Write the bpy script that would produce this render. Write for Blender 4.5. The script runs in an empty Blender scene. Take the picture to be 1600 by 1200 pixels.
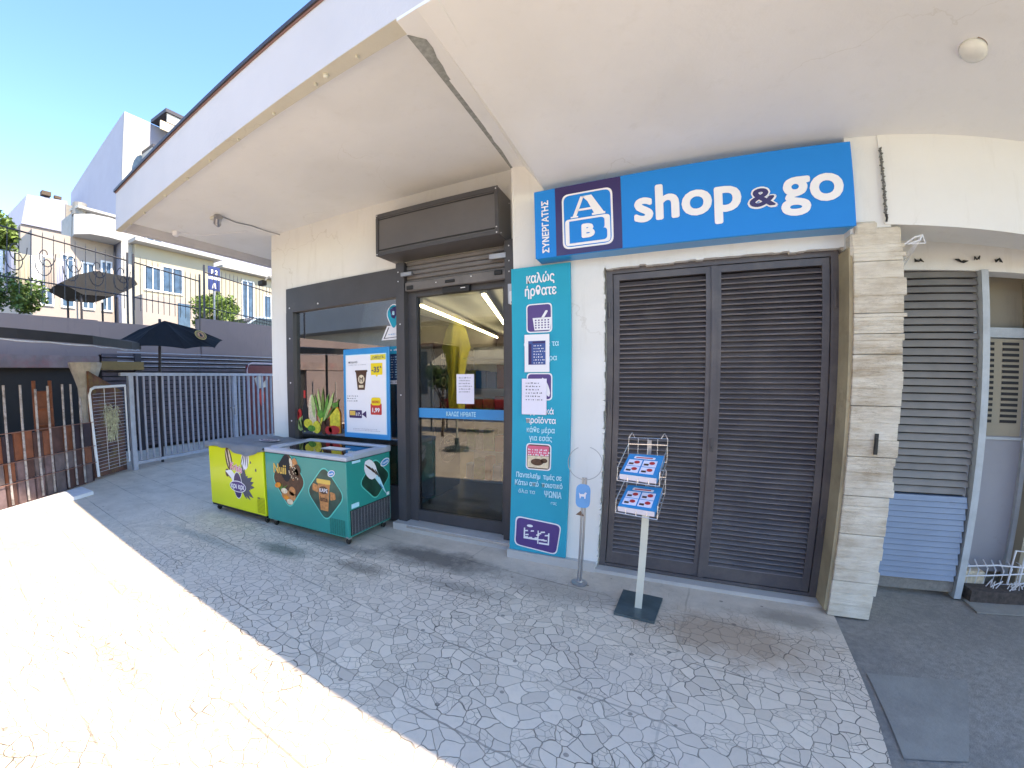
import bpy, bmesh, math, random
from mathutils import Vector, Matrix
from math import sin, cos, pi, radians
random.seed(7)
SC = bpy.context.scene
COL = SC.collection

# ------------------------------------------------------------ camera, sky, sun, exposure
cam = bpy.data.objects.new('camera', bpy.data.cameras.new('camera'))
COL.objects.link(cam)
cam.location = (0, 0, 1.6)
cam.matrix_world = (Matrix.Translation((0, 0, 1.6)) @ Matrix.Rotation(0.5483402, 4, 'Z')
                    @ Matrix.Rotation(pi / 2 - 0.07685344, 4, 'X') @ Matrix.Rotation(-0.01146457, 4, 'Z'))
cd = cam.data
cd.type = 'PANO'                       # the ultra-wide lens of the photograph bends straight lines outward
cd.panorama_type = 'FISHEYE_LENS_POLYNOMIAL'
cd.sensor_fit = 'HORIZONTAL'
cd.sensor_width = 2.0
cd.fisheye_fov = 2 * pi
cd.fisheye_polynomial_k0 = 0.0
cd.fisheye_polynomial_k1 = -1.17505525
cd.fisheye_polynomial_k2 = -0.1689784
cd.fisheye_polynomial_k3 = 0.64991239
cd.fisheye_polynomial_k4 = -0.28444433
cd.shift_x = 0.0994
cd.shift_y = 0.0390
cd.clip_start = 0.05
cd.clip_end = 500
SC.camera = cam

SUN_DIR = Vector((0.80, -0.005, 1.0)).normalized()     # towards the sun
elev = math.asin(SUN_DIR.z)
world = bpy.data.worlds.new('World')
SC.world = world
world.use_nodes = True
wn = world.node_tree
bg = wn.nodes['Background']
sky = wn.nodes.new('ShaderNodeTexSky')
sky.sky_type = 'NISHITA'
sky.sun_disc = False
sky.sun_elevation = elev
sky.sun_rotation = radians(90)
sky.air_density = 1.0
sky.dust_density = 0.0
sky.ozone_density = 2.5
hs = wn.nodes.new('ShaderNodeHueSaturation')
hs.inputs['Hue'].default_value = 0.508
hs.inputs['Saturation'].default_value = 1.22
hs.inputs['Value'].default_value = 0.84
wn.links.new(sky.outputs[0], hs.inputs['Color'])
wn.links.new(hs.outputs[0], bg.inputs[0])
bg.inputs[1].default_value = 0.15
sd = bpy.data.lights.new('sun', 'SUN')
sd.energy = 2.0
sd.angle = radians(0.53)
sd.color = (1.0, 0.955, 0.87)
sun = bpy.data.objects.new('sun', sd)
COL.objects.link(sun)
sun.rotation_euler = (-SUN_DIR).to_track_quat('-Z', 'Y').to_euler()
sun.location = (6, 0, 12)
SC.render.engine = 'CYCLES'
SC.view_settings.view_transform = 'Standard'
SC.view_settings.look = 'None'
SC.view_settings.gamma = 1
SC.view_settings.exposure = 2.52
SC.view_settings.use_white_balance = True
SC.view_settings.white_balance_temperature = 8400
SC.view_settings.white_balance_tint = 10
SC.cycles.max_bounces = 10
SC.cycles.diffuse_bounces = 6
SC.cycles.glossy_bounces = 5
SC.cycles.transparent_max_bounces = 16
SC.cycles.use_denoising = True

# ------------------------------------------------------------ materials
def srgb(r, g, b):
    f = lambda c: ((c / 255 + 0.055) / 1.055) ** 2.4 if c > 10 else c / 255 / 12.92
    return (f(r), f(g), f(b), 1)
def new_mat(name):
    m = bpy.data.materials.new(name)
    m.use_nodes = True
    return m, m.node_tree, m.node_tree.nodes['Principled BSDF']
def N(nt, t, **k):
    n = nt.nodes.new(t)
    for a, b in k.items():
        setattr(n, a, b)
    return n
def mix(nt, fac, a, b, mode='MIX'):
    n = nt.nodes.new('ShaderNodeMix')
    n.data_type = 'RGBA'
    n.blend_type = mode
    for s, v in ((n.inputs[0], fac), (n.inputs[6], a), (n.inputs[7], b)):
        if isinstance(v, bpy.types.NodeSocket):
            nt.links.new(v, s)
        else:
            s.default_value = v
    return n.outputs[2]
def ramp(nt, src, p0, p1, c0=(0, 0, 0, 1), c1=(1, 1, 1, 1)):
    n = nt.nodes.new('ShaderNodeValToRGB')
    n.color_ramp.elements[0].position = p0
    n.color_ramp.elements[1].position = p1
    n.color_ramp.elements[0].color = c0
    n.color_ramp.elements[1].color = c1
    nt.links.new(src, n.inputs[0])
    return n.outputs[0]
def noise(nt, co, scale, detail=5, rough=0.6):
    n = nt.nodes.new('ShaderNodeTexNoise')
    n.inputs['Scale'].default_value = scale
    n.inputs['Detail'].default_value = detail
    n.inputs['Roughness'].default_value = rough
    nt.links.new(co, n.inputs['Vector'])
    return n.outputs[0]
def mth(nt, op, a, b=None, c=None):
    n = nt.nodes.new('ShaderNodeMath')
    n.operation = op
    for i, v in enumerate((a, b, c)):
        if v is None:
            continue
        if isinstance(v, bpy.types.NodeSocket):
            nt.links.new(v, n.inputs[i])
        else:
            n.inputs[i].default_value = v
    return n.outputs[0]
def geo_pos(nt):
    return nt.nodes.new('ShaderNodeNewGeometry').outputs['Position']
def pm(name, col, rough=0.6, metal=0.0, var=0.12, nscale=6.0, bump=0.0, bscale=60, spec=0.5, coat=0.0, dirt=None):
    """painted / plastic / metal surface with mild uneven colour, optional fine bump and dirt blotches"""
    m, nt, b = new_mat(name)
    co = geo_pos(nt)
    c = tuple(col[:3]) + (1,)
    lo = tuple(max(0, x * (1 - var)) for x in c[:3]) + (1,)
    hi = tuple(min(1, x * (1 + var * .6)) for x in c[:3]) + (1,)
    n1 = noise(nt, co, nscale)
    colr = ramp(nt, n1, 0.3, 0.7, lo, hi)
    if dirt:
        n2 = noise(nt, co, dirt[1], 8, 0.75)
        f = ramp(nt, n2, dirt[2], dirt[3])
        colr = mix(nt, f, colr, tuple(dirt[0][:3]) + (1,))
    nt.links.new(colr, b.inputs['Base Color'])
    b.inputs['Roughness'].default_value = rough
    b.inputs['Metallic'].default_value = metal
    b.inputs['Specular IOR Level'].default_value = spec
    b.inputs['Coat Weight'].default_value = coat
    if bump:
        n3 = noise(nt, co, bscale, 6, 0.65)
        bn = nt.nodes.new('ShaderNodeBump')
        bn.inputs['Strength'].default_value = bump
        bn.inputs['Distance'].default_value = 0.01
        nt.links.new(n3, bn.inputs['Height'])
        nt.links.new(bn.outputs[0], b.inputs['Normal'])
    return m
def emis(name, col, s):
    m, nt, b = new_mat(name)
    b.inputs['Base Color'].default_value = tuple(col[:3]) + (1,)
    b.inputs['Emission Color'].default_value = tuple(col[:3]) + (1,)
    b.inputs['Emission Strength'].default_value = s
    return m
def glass_mat(name, tint=(0.86, 0.9, 0.9), ior=1.5, boost=0.0):
    m, nt, b = new_mat(name)
    out = nt.nodes['Material Output']
    nt.nodes.remove(b)
    tr = nt.nodes.new('ShaderNodeBsdfTransparent')
    tr.inputs[0].default_value = tuple(tint) + (1,)
    gl = nt.nodes.new('ShaderNodeBsdfGlossy')
    gl.inputs['Roughness'].default_value = 0.01
    fr = nt.nodes.new('ShaderNodeFresnel')
    fr.inputs[0].default_value = ior
    f = mth(nt, 'ADD', fr.outputs[0], boost)
    mx = nt.nodes.new('ShaderNodeMixShader')
    nt.links.new(f, mx.inputs[0])
    nt.links.new(tr.outputs[0], mx.inputs[1])
    nt.links.new(gl.outputs[0], mx.inputs[2])
    nt.links.new(mx.outputs[0], out.inputs[0])
    return m

def plaster(name, col, dirtcol, amount=0.6, streak=True):
    m, nt, b = new_mat(name)
    co = geo_pos(nt)
    n1 = noise(nt, co, 1.3, 6, 0.6)
    base = ramp(nt, n1, 0.3, 0.75, tuple(x * .93 for x in col[:3]) + (1,), tuple(col[:3]) + (1,))
    mp = N(nt, 'ShaderNodeMapping')
    mp.inputs['Scale'].default_value = (5, 5, 0.7)
    nt.links.new(co, mp.inputs[0])
    n2 = noise(nt, mp.outputs[0], 1.6, 8, 0.7)
    f = mth(nt, 'MULTIPLY', ramp(nt, n2, 0.56, 0.8), amount)
    base = mix(nt, f, base, dirtcol)
    vw = N(nt, 'ShaderNodeTexVoronoi')
    vw.feature = 'DISTANCE_TO_EDGE'
    vw.inputs['Scale'].default_value = 0.55
    wv = nt.nodes.new('ShaderNodeTexNoise')
    wv.inputs['Scale'].default_value = 1.8
    wv.inputs['Detail'].default_value = 8
    nt.links.new(co, wv.inputs['Vector'])
    av = N(nt, 'ShaderNodeVectorMath', operation='ADD')
    nt.links.new(co, av.inputs[0]); nt.links.new(wv.outputs['Color'], av.inputs[1])
    nt.links.new(av.outputs[0], vw.inputs['Vector'])
    ck = ramp(nt, vw.outputs['Distance'], 0.0, 0.0035, (1, 1, 1, 1), (0, 0, 0, 1))
    ck = mth(nt, 'MULTIPLY', ck, ramp(nt, noise(nt, co, 0.9, 3), 0.5, 0.62))
    base = mix(nt, mth(nt, 'MULTIPLY', ck, 0.45), base, dirtcol)
    n5 = noise(nt, co, 0.55, 3, 0.5)
    base = mix(nt, mth(nt, 'MULTIPLY', ramp(nt, n5, 0.50, 0.56), 0.12), base, tuple(min(1, x * .88) for x in dirtcol[:3]) + (1,))
    nt.links.new(base, b.inputs['Base Color'])
    b.inputs['Roughness'].default_value = 0.85
    n3 = noise(nt, co, 14, 9, 0.7)
    bn = nt.nodes.new('ShaderNodeBump')
    bn.inputs['Strength'].default_value = 0.25
    bn.inputs['Distance'].default_value = 0.01
    nt.links.new(n3, bn.inputs['Height'])
    nt.links.new(bn.outputs[0], b.inputs['Normal'])
    return m

M = {}
M['wall'] = plaster('white_plaster', (0.77, 0.765, 0.745), (0.50, 0.47, 0.42, 1), 0.35)
M['ceil'] = plaster('ceiling_paint', (0.82, 0.825, 0.82), (0.58, 0.56, 0.50, 1), 0.25)
M['fascia'] = plaster('fascia_paint', (0.60, 0.575, 0.585), (0.5, 0.5, 0.52, 1), 0.25)
M['lip'] = plaster('lip_paint', (0.60, 0.57, 0.48), (0.4, 0.37, 0.30, 1), 0.5)
M['anthracite'] = pm('anthracite_metal', (0.060, 0.058, 0.064), 0.42, 0.0, 0.15, 3, dirt=((0.12, 0.11, 0.11), 5, 0.58, 0.9))
M['louvre'] = pm('louvre_metal', (0.082, 0.073, 0.080), 0.40, 0.0, 0.15, 3, dirt=((0.14, 0.12, 0.11), 3, 0.45, 0.8))
M['louvre_lit_edge'] = pm('louvre_lit_lip', (0.20, 0.185, 0.195), 0.4, var=0.3, nscale=4)  # paler copy of the louvre metal; light on slat lips put into colour
M['black'] = pm('black_rubber', (0.012, 0.012, 0.013), 0.5)
M['darkgap'] = pm('dark_gap', (0.02, 0.02, 0.022), 0.8)
M['flashing'] = pm('flashing', (0.055, 0.05, 0.06), 0.5, 0.2)
M['rust'] = pm('rusty_edge', (0.22, 0.11, 0.09), 0.8)
M['chrome'] = pm('bright_steel', (0.75, 0.75, 0.76), 0.25, 0.9, 0.05)
M['steel'] = pm('dull_steel', (0.42, 0.42, 0.44), 0.38, 0.8, 0.12)
M['signblue'] = pm('sign_blue', (0.0, 0.22, 0.66), 0.45, var=0.03, nscale=2, spec=0.15)
M['signside'] = pm('sign_return', (0.0, 0.27, 0.62), 0.3, var=0.04)
M['navy'] = pm('navy_print', (0.030, 0.016, 0.105), 0.3, var=0.03)
M['white'] = pm('white_print', (0.80, 0.79, 0.82), 0.4, var=0.02)
M['cyan'] = pm('cyan_panel', (0.0, 0.34, 0.48), 0.5, var=0.05, nscale=2, spec=0.15)
M['cyan_l'] = pm('cyan_text', (0.42, 0.75, 0.86), 0.4, var=0.05)
M['purple'] = pm('purple_print', (0.085, 0.045, 0.20), 0.4, var=0.05)
M['blue'] = pm('blue_print', (0.0, 0.25, 0.56), 0.35, var=0.04)
M['teal'] = pm('teal_freezer', (0.0, 0.27, 0.235), 0.28, var=0.06, nscale=2, coat=0.2)
M['teal_l'] = pm('teal_pale', (0.06, 0.55, 0.46), 0.35, var=0.15, nscale=5)
M['yellow'] = pm('lime_freezer', (0.66, 0.72, 0.015), 0.30, var=0.04, nscale=2, coat=0.2)
M['yellow2'] = pm('yellow_print', (0.85, 0.62, 0.02), 0.4, var=0.04)
M['red'] = pm('red_print', (0.55, 0.035, 0.035), 0.4, var=0.08)
M['pink'] = pm('pink_print', (0.75, 0.12, 0.22), 0.4, var=0.08)
M['choc'] = pm('chocolate_print', (0.085, 0.035, 0.02), 0.4, var=0.5, nscale=40)
M['caramel'] = pm('caramel_print', (0.55, 0.23, 0.08), 0.4, var=0.4, nscale=40)
M['cream'] = pm('cream_print', (0.75, 0.63, 0.45), 0.4, var=0.3, nscale=40)
M['gold'] = pm('gold_print', (0.75, 0.48, 0.10), 0.4, var=0.1)
M['darkgreen'] = pm('dark_green_print', (0.01, 0.06, 0.04), 0.35, var=0.6, nscale=7)
M['leafgreen'] = pm('leaf_print', (0.10, 0.30, 0.04), 0.5, var=0.5, nscale=30)
M['palegreen'] = pm('pale_green_print', (0.45, 0.58, 0.20), 0.5, var=0.4, nscale=30)
M['orange'] = pm('orange_print', (0.75, 0.25, 0.02), 0.5, var=0.3, nscale=30)
M['lemon'] = pm('lemon_print', (0.78, 0.66, 0.06), 0.5, var=0.3, nscale=30)
M['paper'] = pm('paper', (0.78, 0.74, 0.84), 0.8, var=0.03, nscale=3)
M['ink'] = pm('grey_ink', (0.10, 0.10, 0.13), 0.7)
M['freezer_rim'] = pm('freezer_rim', (0.42, 0.47, 0.55), 0.35, 0.2, 0.06)
M['cloth'] = pm('grey_cover', (0.36, 0.39, 0.43), 0.75, var=0.15, nscale=4, bump=0.5, bscale=9)
M['frzglass'] = glass_mat('freezer_glass', (0.5, 0.53, 0.56), 1.6, 0.25)
M['glass'] = glass_mat('window_glass', (0.72, 0.76, 0.76), 1.5, 0.05)
M['winglass'] = glass_mat('shopwindow_glass', (0.62, 0.67, 0.68), 1.6, 0.36)
M['cream_metal'] = pm('ivory_metal', (0.62, 0.60, 0.50), 0.45, var=0.08)
M['standbase'] = pm('green_grey_base', (0.10, 0.14, 0.15), 0.35, 0.3, 0.3, 8)
M['gate'] = pm('gate_paint', (0.40, 0.43, 0.50), 0.5, 0.0, 0.15, 8)
M['gatebar'] = pm('gate_bar', (0.34, 0.35, 0.41), 0.5, 0.0, 0.15, 8)
M['iron'] = pm('black_iron', (0.025, 0.024, 0.035), 0.5)
M['mauve'] = plaster('mauve_render', (0.235, 0.18, 0.175), (0.13, 0.10, 0.11, 1), 0.7)
M['stained'] = pm('stained_underside', (0.24, 0.18, 0.17), 0.9, var=0.35, nscale=2, dirt=((0.30, 0.10, 0.10), 2.2, 0.5, 0.8))
M['tarp'] = pm('black_canvas', (0.008, 0.008, 0.011), 0.7, var=0.3, bump=0.3, bscale=12)
M['tarp_edge'] = pm('faded_canvas_hem', (0.40, 0.42, 0.46), 0.8, var=0.3, nscale=9)
M['whitepaint'] = pm('white_paint', (0.72, 0.73, 0.76), 0.5, var=0.1)
M['marble'] = pm('marble_plinth', (0.50, 0.48, 0.46), 0.4, var=0.12, nscale=3, dirt=((0.33, 0.31, 0.30), 6, 0.5, 0.8))
M['lane'] = pm('grey_concrete', (0.27, 0.25, 0.225), 0.85, var=0.28, nscale=30, bump=0.6, bscale=90, dirt=((0.17, 0.16, 0.15), 1.3, 0.42, 0.72))
M['patch'] = pm('pale_concrete', (0.27, 0.26, 0.235), 0.85, var=0.12, nscale=4, bump=0.4, bscale=40, dirt=((0.20, 0.19, 0.18), 3, 0.45, 0.7))
M['shutter'] = pm('grey_shutter', (0.24, 0.225, 0.21), 0.5, 0.1, 0.15, 5)
M['picket'] = pm('weathered_picket', (0.34, 0.31, 0.31), 0.7, var=0.5, nscale=14, dirt=((0.10, 0.07, 0.06), 9, 0.5, 0.7))
M['shutblue'] = pm('pale_blue_shutter', (0.20, 0.265, 0.37), 0.5, var=0.12, nscale=3, dirt=((0.14, 0.15, 0.18), 3, 0.6, 0.85))
M['postgrey'] = pm('pale_grey_post', (0.42, 0.46, 0.49), 0.6, var=0.15, nscale=9, bump=0.4, bscale=30)
M['beige'] = plaster('beige_render', (0.33, 0.29, 0.22), (0.18, 0.16, 0.13, 1), 0.6)
M['doorgrey'] = pm('grey_door', (0.30, 0.30, 0.33), 0.6, var=0.1, nscale=2, dirt=((0.2, 0.18, 0.16), 4, 0.6, 0.85))
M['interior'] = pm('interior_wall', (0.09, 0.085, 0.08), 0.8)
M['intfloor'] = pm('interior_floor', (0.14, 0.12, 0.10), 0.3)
M['tube'] = emis('lamp_tube', (1.0, 0.88, 0.62), 8.0)
M['parasol'] = pm('yellow_canvas', (0.78, 0.66, 0.05), 0.8, var=0.3, nscale=4, bump=0.4, bscale=10)
M['foliage'] = pm('foliage', (0.085, 0.15, 0.03), 0.6, var=0.6, nscale=3)
M['foliage2'] = pm('sunny_foliage', (0.14, 0.22, 0.04), 0.6, var=0.6, nscale=3)
M['bark'] = pm('bark', (0.10, 0.07, 0.05), 0.9)
M['hwhite'] = plaster('house_white', (0.42, 0.42, 0.42), (0.33, 0.31, 0.30, 1), 0.5)
M['hcream'] = plaster('house_cream', (0.38, 0.35, 0.28), (0.36, 0.30, 0.22, 1), 0.5)
M['hpink'] = plaster('house_pink', (0.36, 0.31, 0.285), (0.40, 0.30, 0.26, 1), 0.5)
M['hlilac_shade'] = plaster('house_lilac_and_shade', (0.33, 0.35, 0.46), (0.32, 0.34, 0.45, 1), 0.3)  # lilac roof box and cloths; also painted shade on the block's side wall
M['winblue'] = pm('house_window', (0.05, 0.09, 0.15), 0.12, 0.0, 0.5, 3)
M['darkred'] = pm('dark_red_board', (0.14, 0.015, 0.025), 0.45, var=0.3)
M['car'] = pm('silver_paint', (0.42, 0.46, 0.52), 0.25, 0.5, 0.04, coat=0.5)
M['carglass'] = pm('car_glass', (0.015, 0.02, 0.025), 0.05)
M['asphalt'] = pm('asphalt', (0.10, 0.10, 0.10), 0.9, bump=0.3)

def stone_mat():
    m, nt, b = new_mat('striated_travertine')
    co = geo_pos(nt)
    mp = N(nt, 'ShaderNodeMapping')
    mp.inputs['Scale'].default_value = (1.1, 1.1, 7)
    mp.inputs['Rotation'].default_value = (0.06, 0.05, 0)
    nt.links.new(co, mp.inputs[0])
    n1 = noise(nt, mp.outputs[0], 2.6, 9, 0.68)
    c = ramp(nt, n1, 0.36, 0.62, (0.42, 0.33, 0.23, 1), (0.70, 0.63, 0.52, 1))
    n2 = noise(nt, mp.outputs[0], 5.0, 10, 0.75)
    vein = ramp(nt, mth(nt, 'ABSOLUTE', mth(nt, 'SUBTRACT', n2, 0.5)), 0.0, 0.016, (1, 1, 1, 1), (0, 0, 0, 1))
    c = mix(nt, mth(nt, 'MULTIPLY', vein, 0.75), c, (0.24, 0.18, 0.13, 1))
    n3 = noise(nt, co, 2.0, 4)
    c = mix(nt, ramp(nt, n3, 0.45, 0.7), c, (0.74, 0.69, 0.60, 1))
    nt.links.new(c, b.inputs['Base Color'])
    b.inputs['Roughness'].default_value = 0.7
    bn = nt.nodes.new('ShaderNodeBump')
    bn.inputs['Strength'].default_value = 0.7
    bn.inputs['Distance'].default_value = 0.02
    nt.links.new(n2, bn.inputs['Height'])
    nt.links.new(bn.outputs[0], b.inputs['Normal'])
    return m
M['stone'] = stone_mat()
M['olive'] = pm('olive_stone_side', (0.40, 0.33, 0.21), 0.75, var=0.25, nscale=3, bump=0.3, bscale=20, dirt=((0.22, 0.17, 0.11), 4, 0.55, 0.8))

def paving():
    m, nt, b = new_mat('crazy_paving')
    co = geo_pos(nt)
    rot = N(nt, 'ShaderNodeMapping')
    rot.inputs['Rotation'].default_value = (0, 0, radians(6.6))
    nt.links.new(co, rot.inputs[0])
    wn_ = nt.nodes.new('ShaderNodeTexNoise')
    wn_.inputs['Scale'].default_value = 3.5
    wn_.inputs['Detail'].default_value = 3
    nt.links.new(co, wn_.inputs['Vector'])
    sub = N(nt, 'ShaderNodeVectorMath', operation='SUBTRACT')
    nt.links.new(wn_.outputs['Color'], sub.inputs[0])
    sub.inputs[1].default_value = (.5, .5, .5)
    sc = N(nt, 'ShaderNodeVectorMath', operation='SCALE')
    nt.links.new(sub.outputs[0], sc.inputs[0])
    sc.inputs['Scale'].default_value = 0.17
    add = N(nt, 'ShaderNodeVectorMath', operation='ADD')
    nt.links.new(co, add.inputs[0])
    nt.links.new(sc.outputs[0], add.inputs[1])
    def vor(s, feat, rnd=1.0):
        v = nt.nodes.new('ShaderNodeTexVoronoi')
        v.voronoi_dimensions = '2D'
        v.feature = feat
        v.inputs['Scale'].default_value = s
        v.inputs['Randomness'].default_value = rnd
        nt.links.new(add.outputs[0], v.inputs['Vector'])
        return v
    v1 = vor(12.5, 'DISTANCE_TO_EDGE')
    v2 = vor(12.5, 'F1')
    v3 = vor(25.0, 'DISTANCE_TO_EDGE')
    big = noise(nt, co, 0.8, 4)
    fine = noise(nt, co, 22, 6, 0.7)
    width = mth(nt, 'ADD', mth(nt, 'MULTIPLY', noise(nt, co, 2.3, 4), 0.055), 0.006)
    g1 = mth(nt, 'LESS_THAN', mth(nt, 'DIVIDE', v1.outputs['Distance'], width), 1.0)
    g1s = ramp(nt, mth(nt, 'DIVIDE', v1.outputs['Distance'], width), 0.35, 1.0, (1, 1, 1, 1), (0, 0, 0, 1))
    # some stones are broken into smaller ones
    sel = N(nt, 'ShaderNodeSeparateColor')
    nt.links.new(v2.outputs['Color'], sel.inputs[0])
    brk = mth(nt, 'GREATER_THAN', sel.outputs[0], 0.62)
    g2s = mth(nt, 'MULTIPLY', ramp(nt, v3.outputs['Distance'], 0.008, 0.035, (1, 1, 1, 1), (0, 0, 0, 1)), brk)
    grout = mth(nt, 'MAXIMUM', g1s, mth(nt, 'MULTIPLY', g2s, 0.95))
    # worn/filled grout
    wear = ramp(nt, noise(nt, co, 1.1, 5, 0.6), 0.34, 0.56, (0.42, 0.42, 0.42, 1), (1, 1, 1, 1))
    sp = N(nt, 'ShaderNodeSeparateXYZ')
    nt.links.new(co, sp.inputs[0])
    X, Y = sp.outputs[0], sp.outputs[1]
    # paving gives way to a plain screed near the shop wall and toward the gate
    nz = mth(nt, 'MULTIPLY', mth(nt, 'SUBTRACT', noise(nt, co, 2.0, 5), 0.5), 1.2)
    nearwall = N(nt, 'ShaderNodeMapRange')
    nt.links.new(mth(nt, 'ADD', Y, nz), nearwall.inputs[0])
    nearwall.inputs[1].default_value = 2.95
    nearwall.inputs[2].default_value = 3.35
    nearwall.inputs[3].default_value = 1
    nearwall.inputs[4].default_value = 0.12
    farleft = N(nt, 'ShaderNodeMapRange')
    nt.links.new(mth(nt, 'ADD', X, nz), farleft.inputs[0])
    farleft.inputs[1].default_value = -6.0
    farleft.inputs[2].default_value = -3.6
    farleft.inputs[3].default_value = 0.10
    farleft.inputs[4].default_value = 1.0
    grout = mth(nt, 'MULTIPLY', grout, wear)
    grout = mth(nt, 'MULTIPLY', grout, nearwall.outputs[0])
    grout = mth(nt, 'MULTIPLY', grout, farleft.outputs[0])
    # straight joints of the slab bays
    rs = N(nt, 'ShaderNodeSeparateXYZ')
    nt.links.new(rot.outputs[0], rs.inputs[0])
    wob = mth(nt, 'MULTIPLY', mth(nt, 'SUBTRACT', noise(nt, co, 4.0, 3), 0.5), 0.03)
    def joint(src, period, off, w):
        q = mth(nt, 'ADD', mth(nt, 'ADD', src, wob), off)
        fr_ = mth(nt, 'FRACT', mth(nt, 'DIVIDE', q, period))
        d = mth(nt, 'MULTIPLY', mth(nt, 'ABSOLUTE', mth(nt, 'SUBTRACT', fr_, 0.5)), period)
        return mth(nt, 'LESS_THAN', d, w)
    j1 = joint(rs.outputs[1], 0.57, -1.455 + 0.285 + 0.57 * 20, 0.006)
    j2 = joint(rs.outputs[0], 1.75, 1.75 * 20 + 1.85 + 0.875, 0.006)
    jj = mth(nt, 'MULTIPLY', mth(nt, 'MAXIMUM', j1, mth(nt, 'MULTIPLY', j2, 0.5)), mth(nt, 'MULTIPLY', ramp(nt, noise(nt, co, 1.7, 5), 0.35, 0.6), 0.6))
    # stone colours
    hsv = ramp(nt, sel.outputs[1], 0.0, 1.0, (0.61, 0.50, 0.39, 1), (0.83, 0.69, 0.54, 1))
    c = mix(nt, ramp(nt, big, 0.35, 0.65), hsv, (0.71, 0.59, 0.485, 1))
    c = mix(nt, mth(nt, 'MULTIPLY', ramp(nt, fine, 0.5, 0.75), 0.3), c, (0.48, 0.41, 0.34, 1))
    # plain worn screed colour
    plain = ramp(nt, noise(nt, co, 3.2, 9, 0.72), 0.3, 0.7, (0.44, 0.37, 0.30, 1), (0.68, 0.59, 0.49, 1))
    inv = mth(nt, 'SUBTRACT', 1.0, mth(nt, 'MULTIPLY', nearwall.outputs[0], farleft.outputs[0]))
    c = mix(nt, mth(nt, 'MULTIPLY', inv, 0.85), c, plain)
    # stains, and one shadow patch painted the same way: (x, y, radius, colour, strength)
    def stain_and_shadow(c, x, y, rx, ry, colr, amt, lo=0.35, hi=1.0):
        dx = mth(nt, 'DIVIDE', mth(nt, 'SUBTRACT', X, x), rx)
        dy = mth(nt, 'DIVIDE', mth(nt, 'SUBTRACT', Y, y), ry)
        d = mth(nt, 'SQRT', mth(nt, 'ADD', mth(nt, 'MULTIPLY', dx, dx), mth(nt, 'MULTIPLY', dy, dy)))
        d = mth(nt, 'ADD', d, mth(nt, 'MULTIPLY', mth(nt, 'SUBTRACT', noise(nt, co, 5.0, 8, 0.75), 0.5), 1.5))
        f = mth(nt, 'MULTIPLY', ramp(nt, d, lo, hi, (1, 1, 1, 1), (0, 0, 0, 1)), amt)
        return mix(nt, f, c, colr)
    c = stain_and_shadow(c, -3.1, 2.66, 0.42, 0.16, (0.10, 0.14, 0.11, 1), 0.75)
    c = stain_and_shadow(c, -1.75, 3.25, 0.75, 0.26, (0.10, 0.09, 0.08, 1), 0.8)
    c = stain_and_shadow(c, -1.3, 2.85, 0.5, 0.12, (0.16, 0.14, 0.12, 1), 0.5)
    c = stain_and_shadow(c, -2.2, 2.75, 0.35, 0.12, (0.16, 0.13, 0.10, 1), 0.6)
    c = stain_and_shadow(c, 0.5, 2.95, 0.7, 0.38, (0.38, 0.25, 0.16, 1), 0.7)
    c = stain_and_shadow(c, 0.95, 3.35, 0.4, 0.14, (0.18, 0.15, 0.12, 1), 0.6)
    c = stain_and_shadow(c, -2.9, 3.05, 1.2, 0.13, (0.16, 0.14, 0.12, 1), 0.6)
    c = stain_and_shadow(c, -0.6, 3.15, 0.6, 0.25, (0.30, 0.24, 0.19, 1), 0.55)
    c = stain_and_shadow(c, -4.0, 2.4, 0.9, 0.10, (0.22, 0.25, 0.24, 1), 0.5)
    c = stain_and_shadow(c, -2.6, .9, .8, .12, (0.42, 0.33, 0.23, 1), 0.5)
    c = stain_and_shadow(c, -3.6, 1.35, .9, .08, (0.45, 0.36, 0.25, 1), 0.5)
    c = stain_and_shadow(c, -1.9, .2, .5, .3, (0.40, 0.31, 0.22, 1), 0.4)
    c = stain_and_shadow(c, -4.4, .6, .5, .2, (0.42, 0.33, 0.23, 1), 0.5)
    c = stain_and_shadow(c, -5.3, 1.1, 0.5, 0.25, (0.36, 0.30, 0.24, 1), 0.45)  # cast shadow at the left edge, painted into the paving colour
    sp1 = nt.nodes.new('ShaderNodeTexVoronoi')
    sp1.voronoi_dimensions = '2D'
    sp1.inputs['Scale'].default_value = 5.0
    nt.links.new(co, sp1.inputs['Vector'])
    spc = N(nt, 'ShaderNodeSeparateColor')
    nt.links.new(sp1.outputs['Color'], spc.inputs[0])
    spk = mth(nt, 'MULTIPLY', mth(nt, 'LESS_THAN', sp1.outputs['Distance'], mth(nt, 'MULTIPLY', spc.outputs[2], 0.075)), mth(nt, 'GREATER_THAN', spc.outputs[0], 0.6))
    c = mix(nt, mth(nt, 'MULTIPLY', spk, 0.6), c, (0.12, 0.10, 0.09, 1))
    gcol = ramp(nt, noise(nt, co, 9, 4), 0.3, 0.7, (0.045, 0.038, 0.033, 1), (0.15, 0.125, 0.105, 1))
    c = mix(nt, mth(nt, 'MINIMUM', mth(nt, 'MAXIMUM', mth(nt, 'MULTIPLY', grout, 0.9), jj), 1.0), c, gcol)
    nt.links.new(c, b.inputs['Base Color'])
    b.inputs['Roughness'].default_value = 0.7
    b.inputs['Specular IOR Level'].default_value = 0.35
    bn = nt.nodes.new('ShaderNodeBump')
    bn.inputs['Strength'].default_value = 0.6
    bn.inputs['Distance'].default_value = 0.012
    h = mth(nt, 'ADD', mth(nt, 'SUBTRACT', 1.0, grout), mth(nt, 'MULTIPLY', fine, 0.35))
    nt.links.new(h, bn.inputs['Height'])
    nt.links.new(bn.outputs[0], b.inputs['Normal'])
    return m
M['paving'] = paving()

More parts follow.
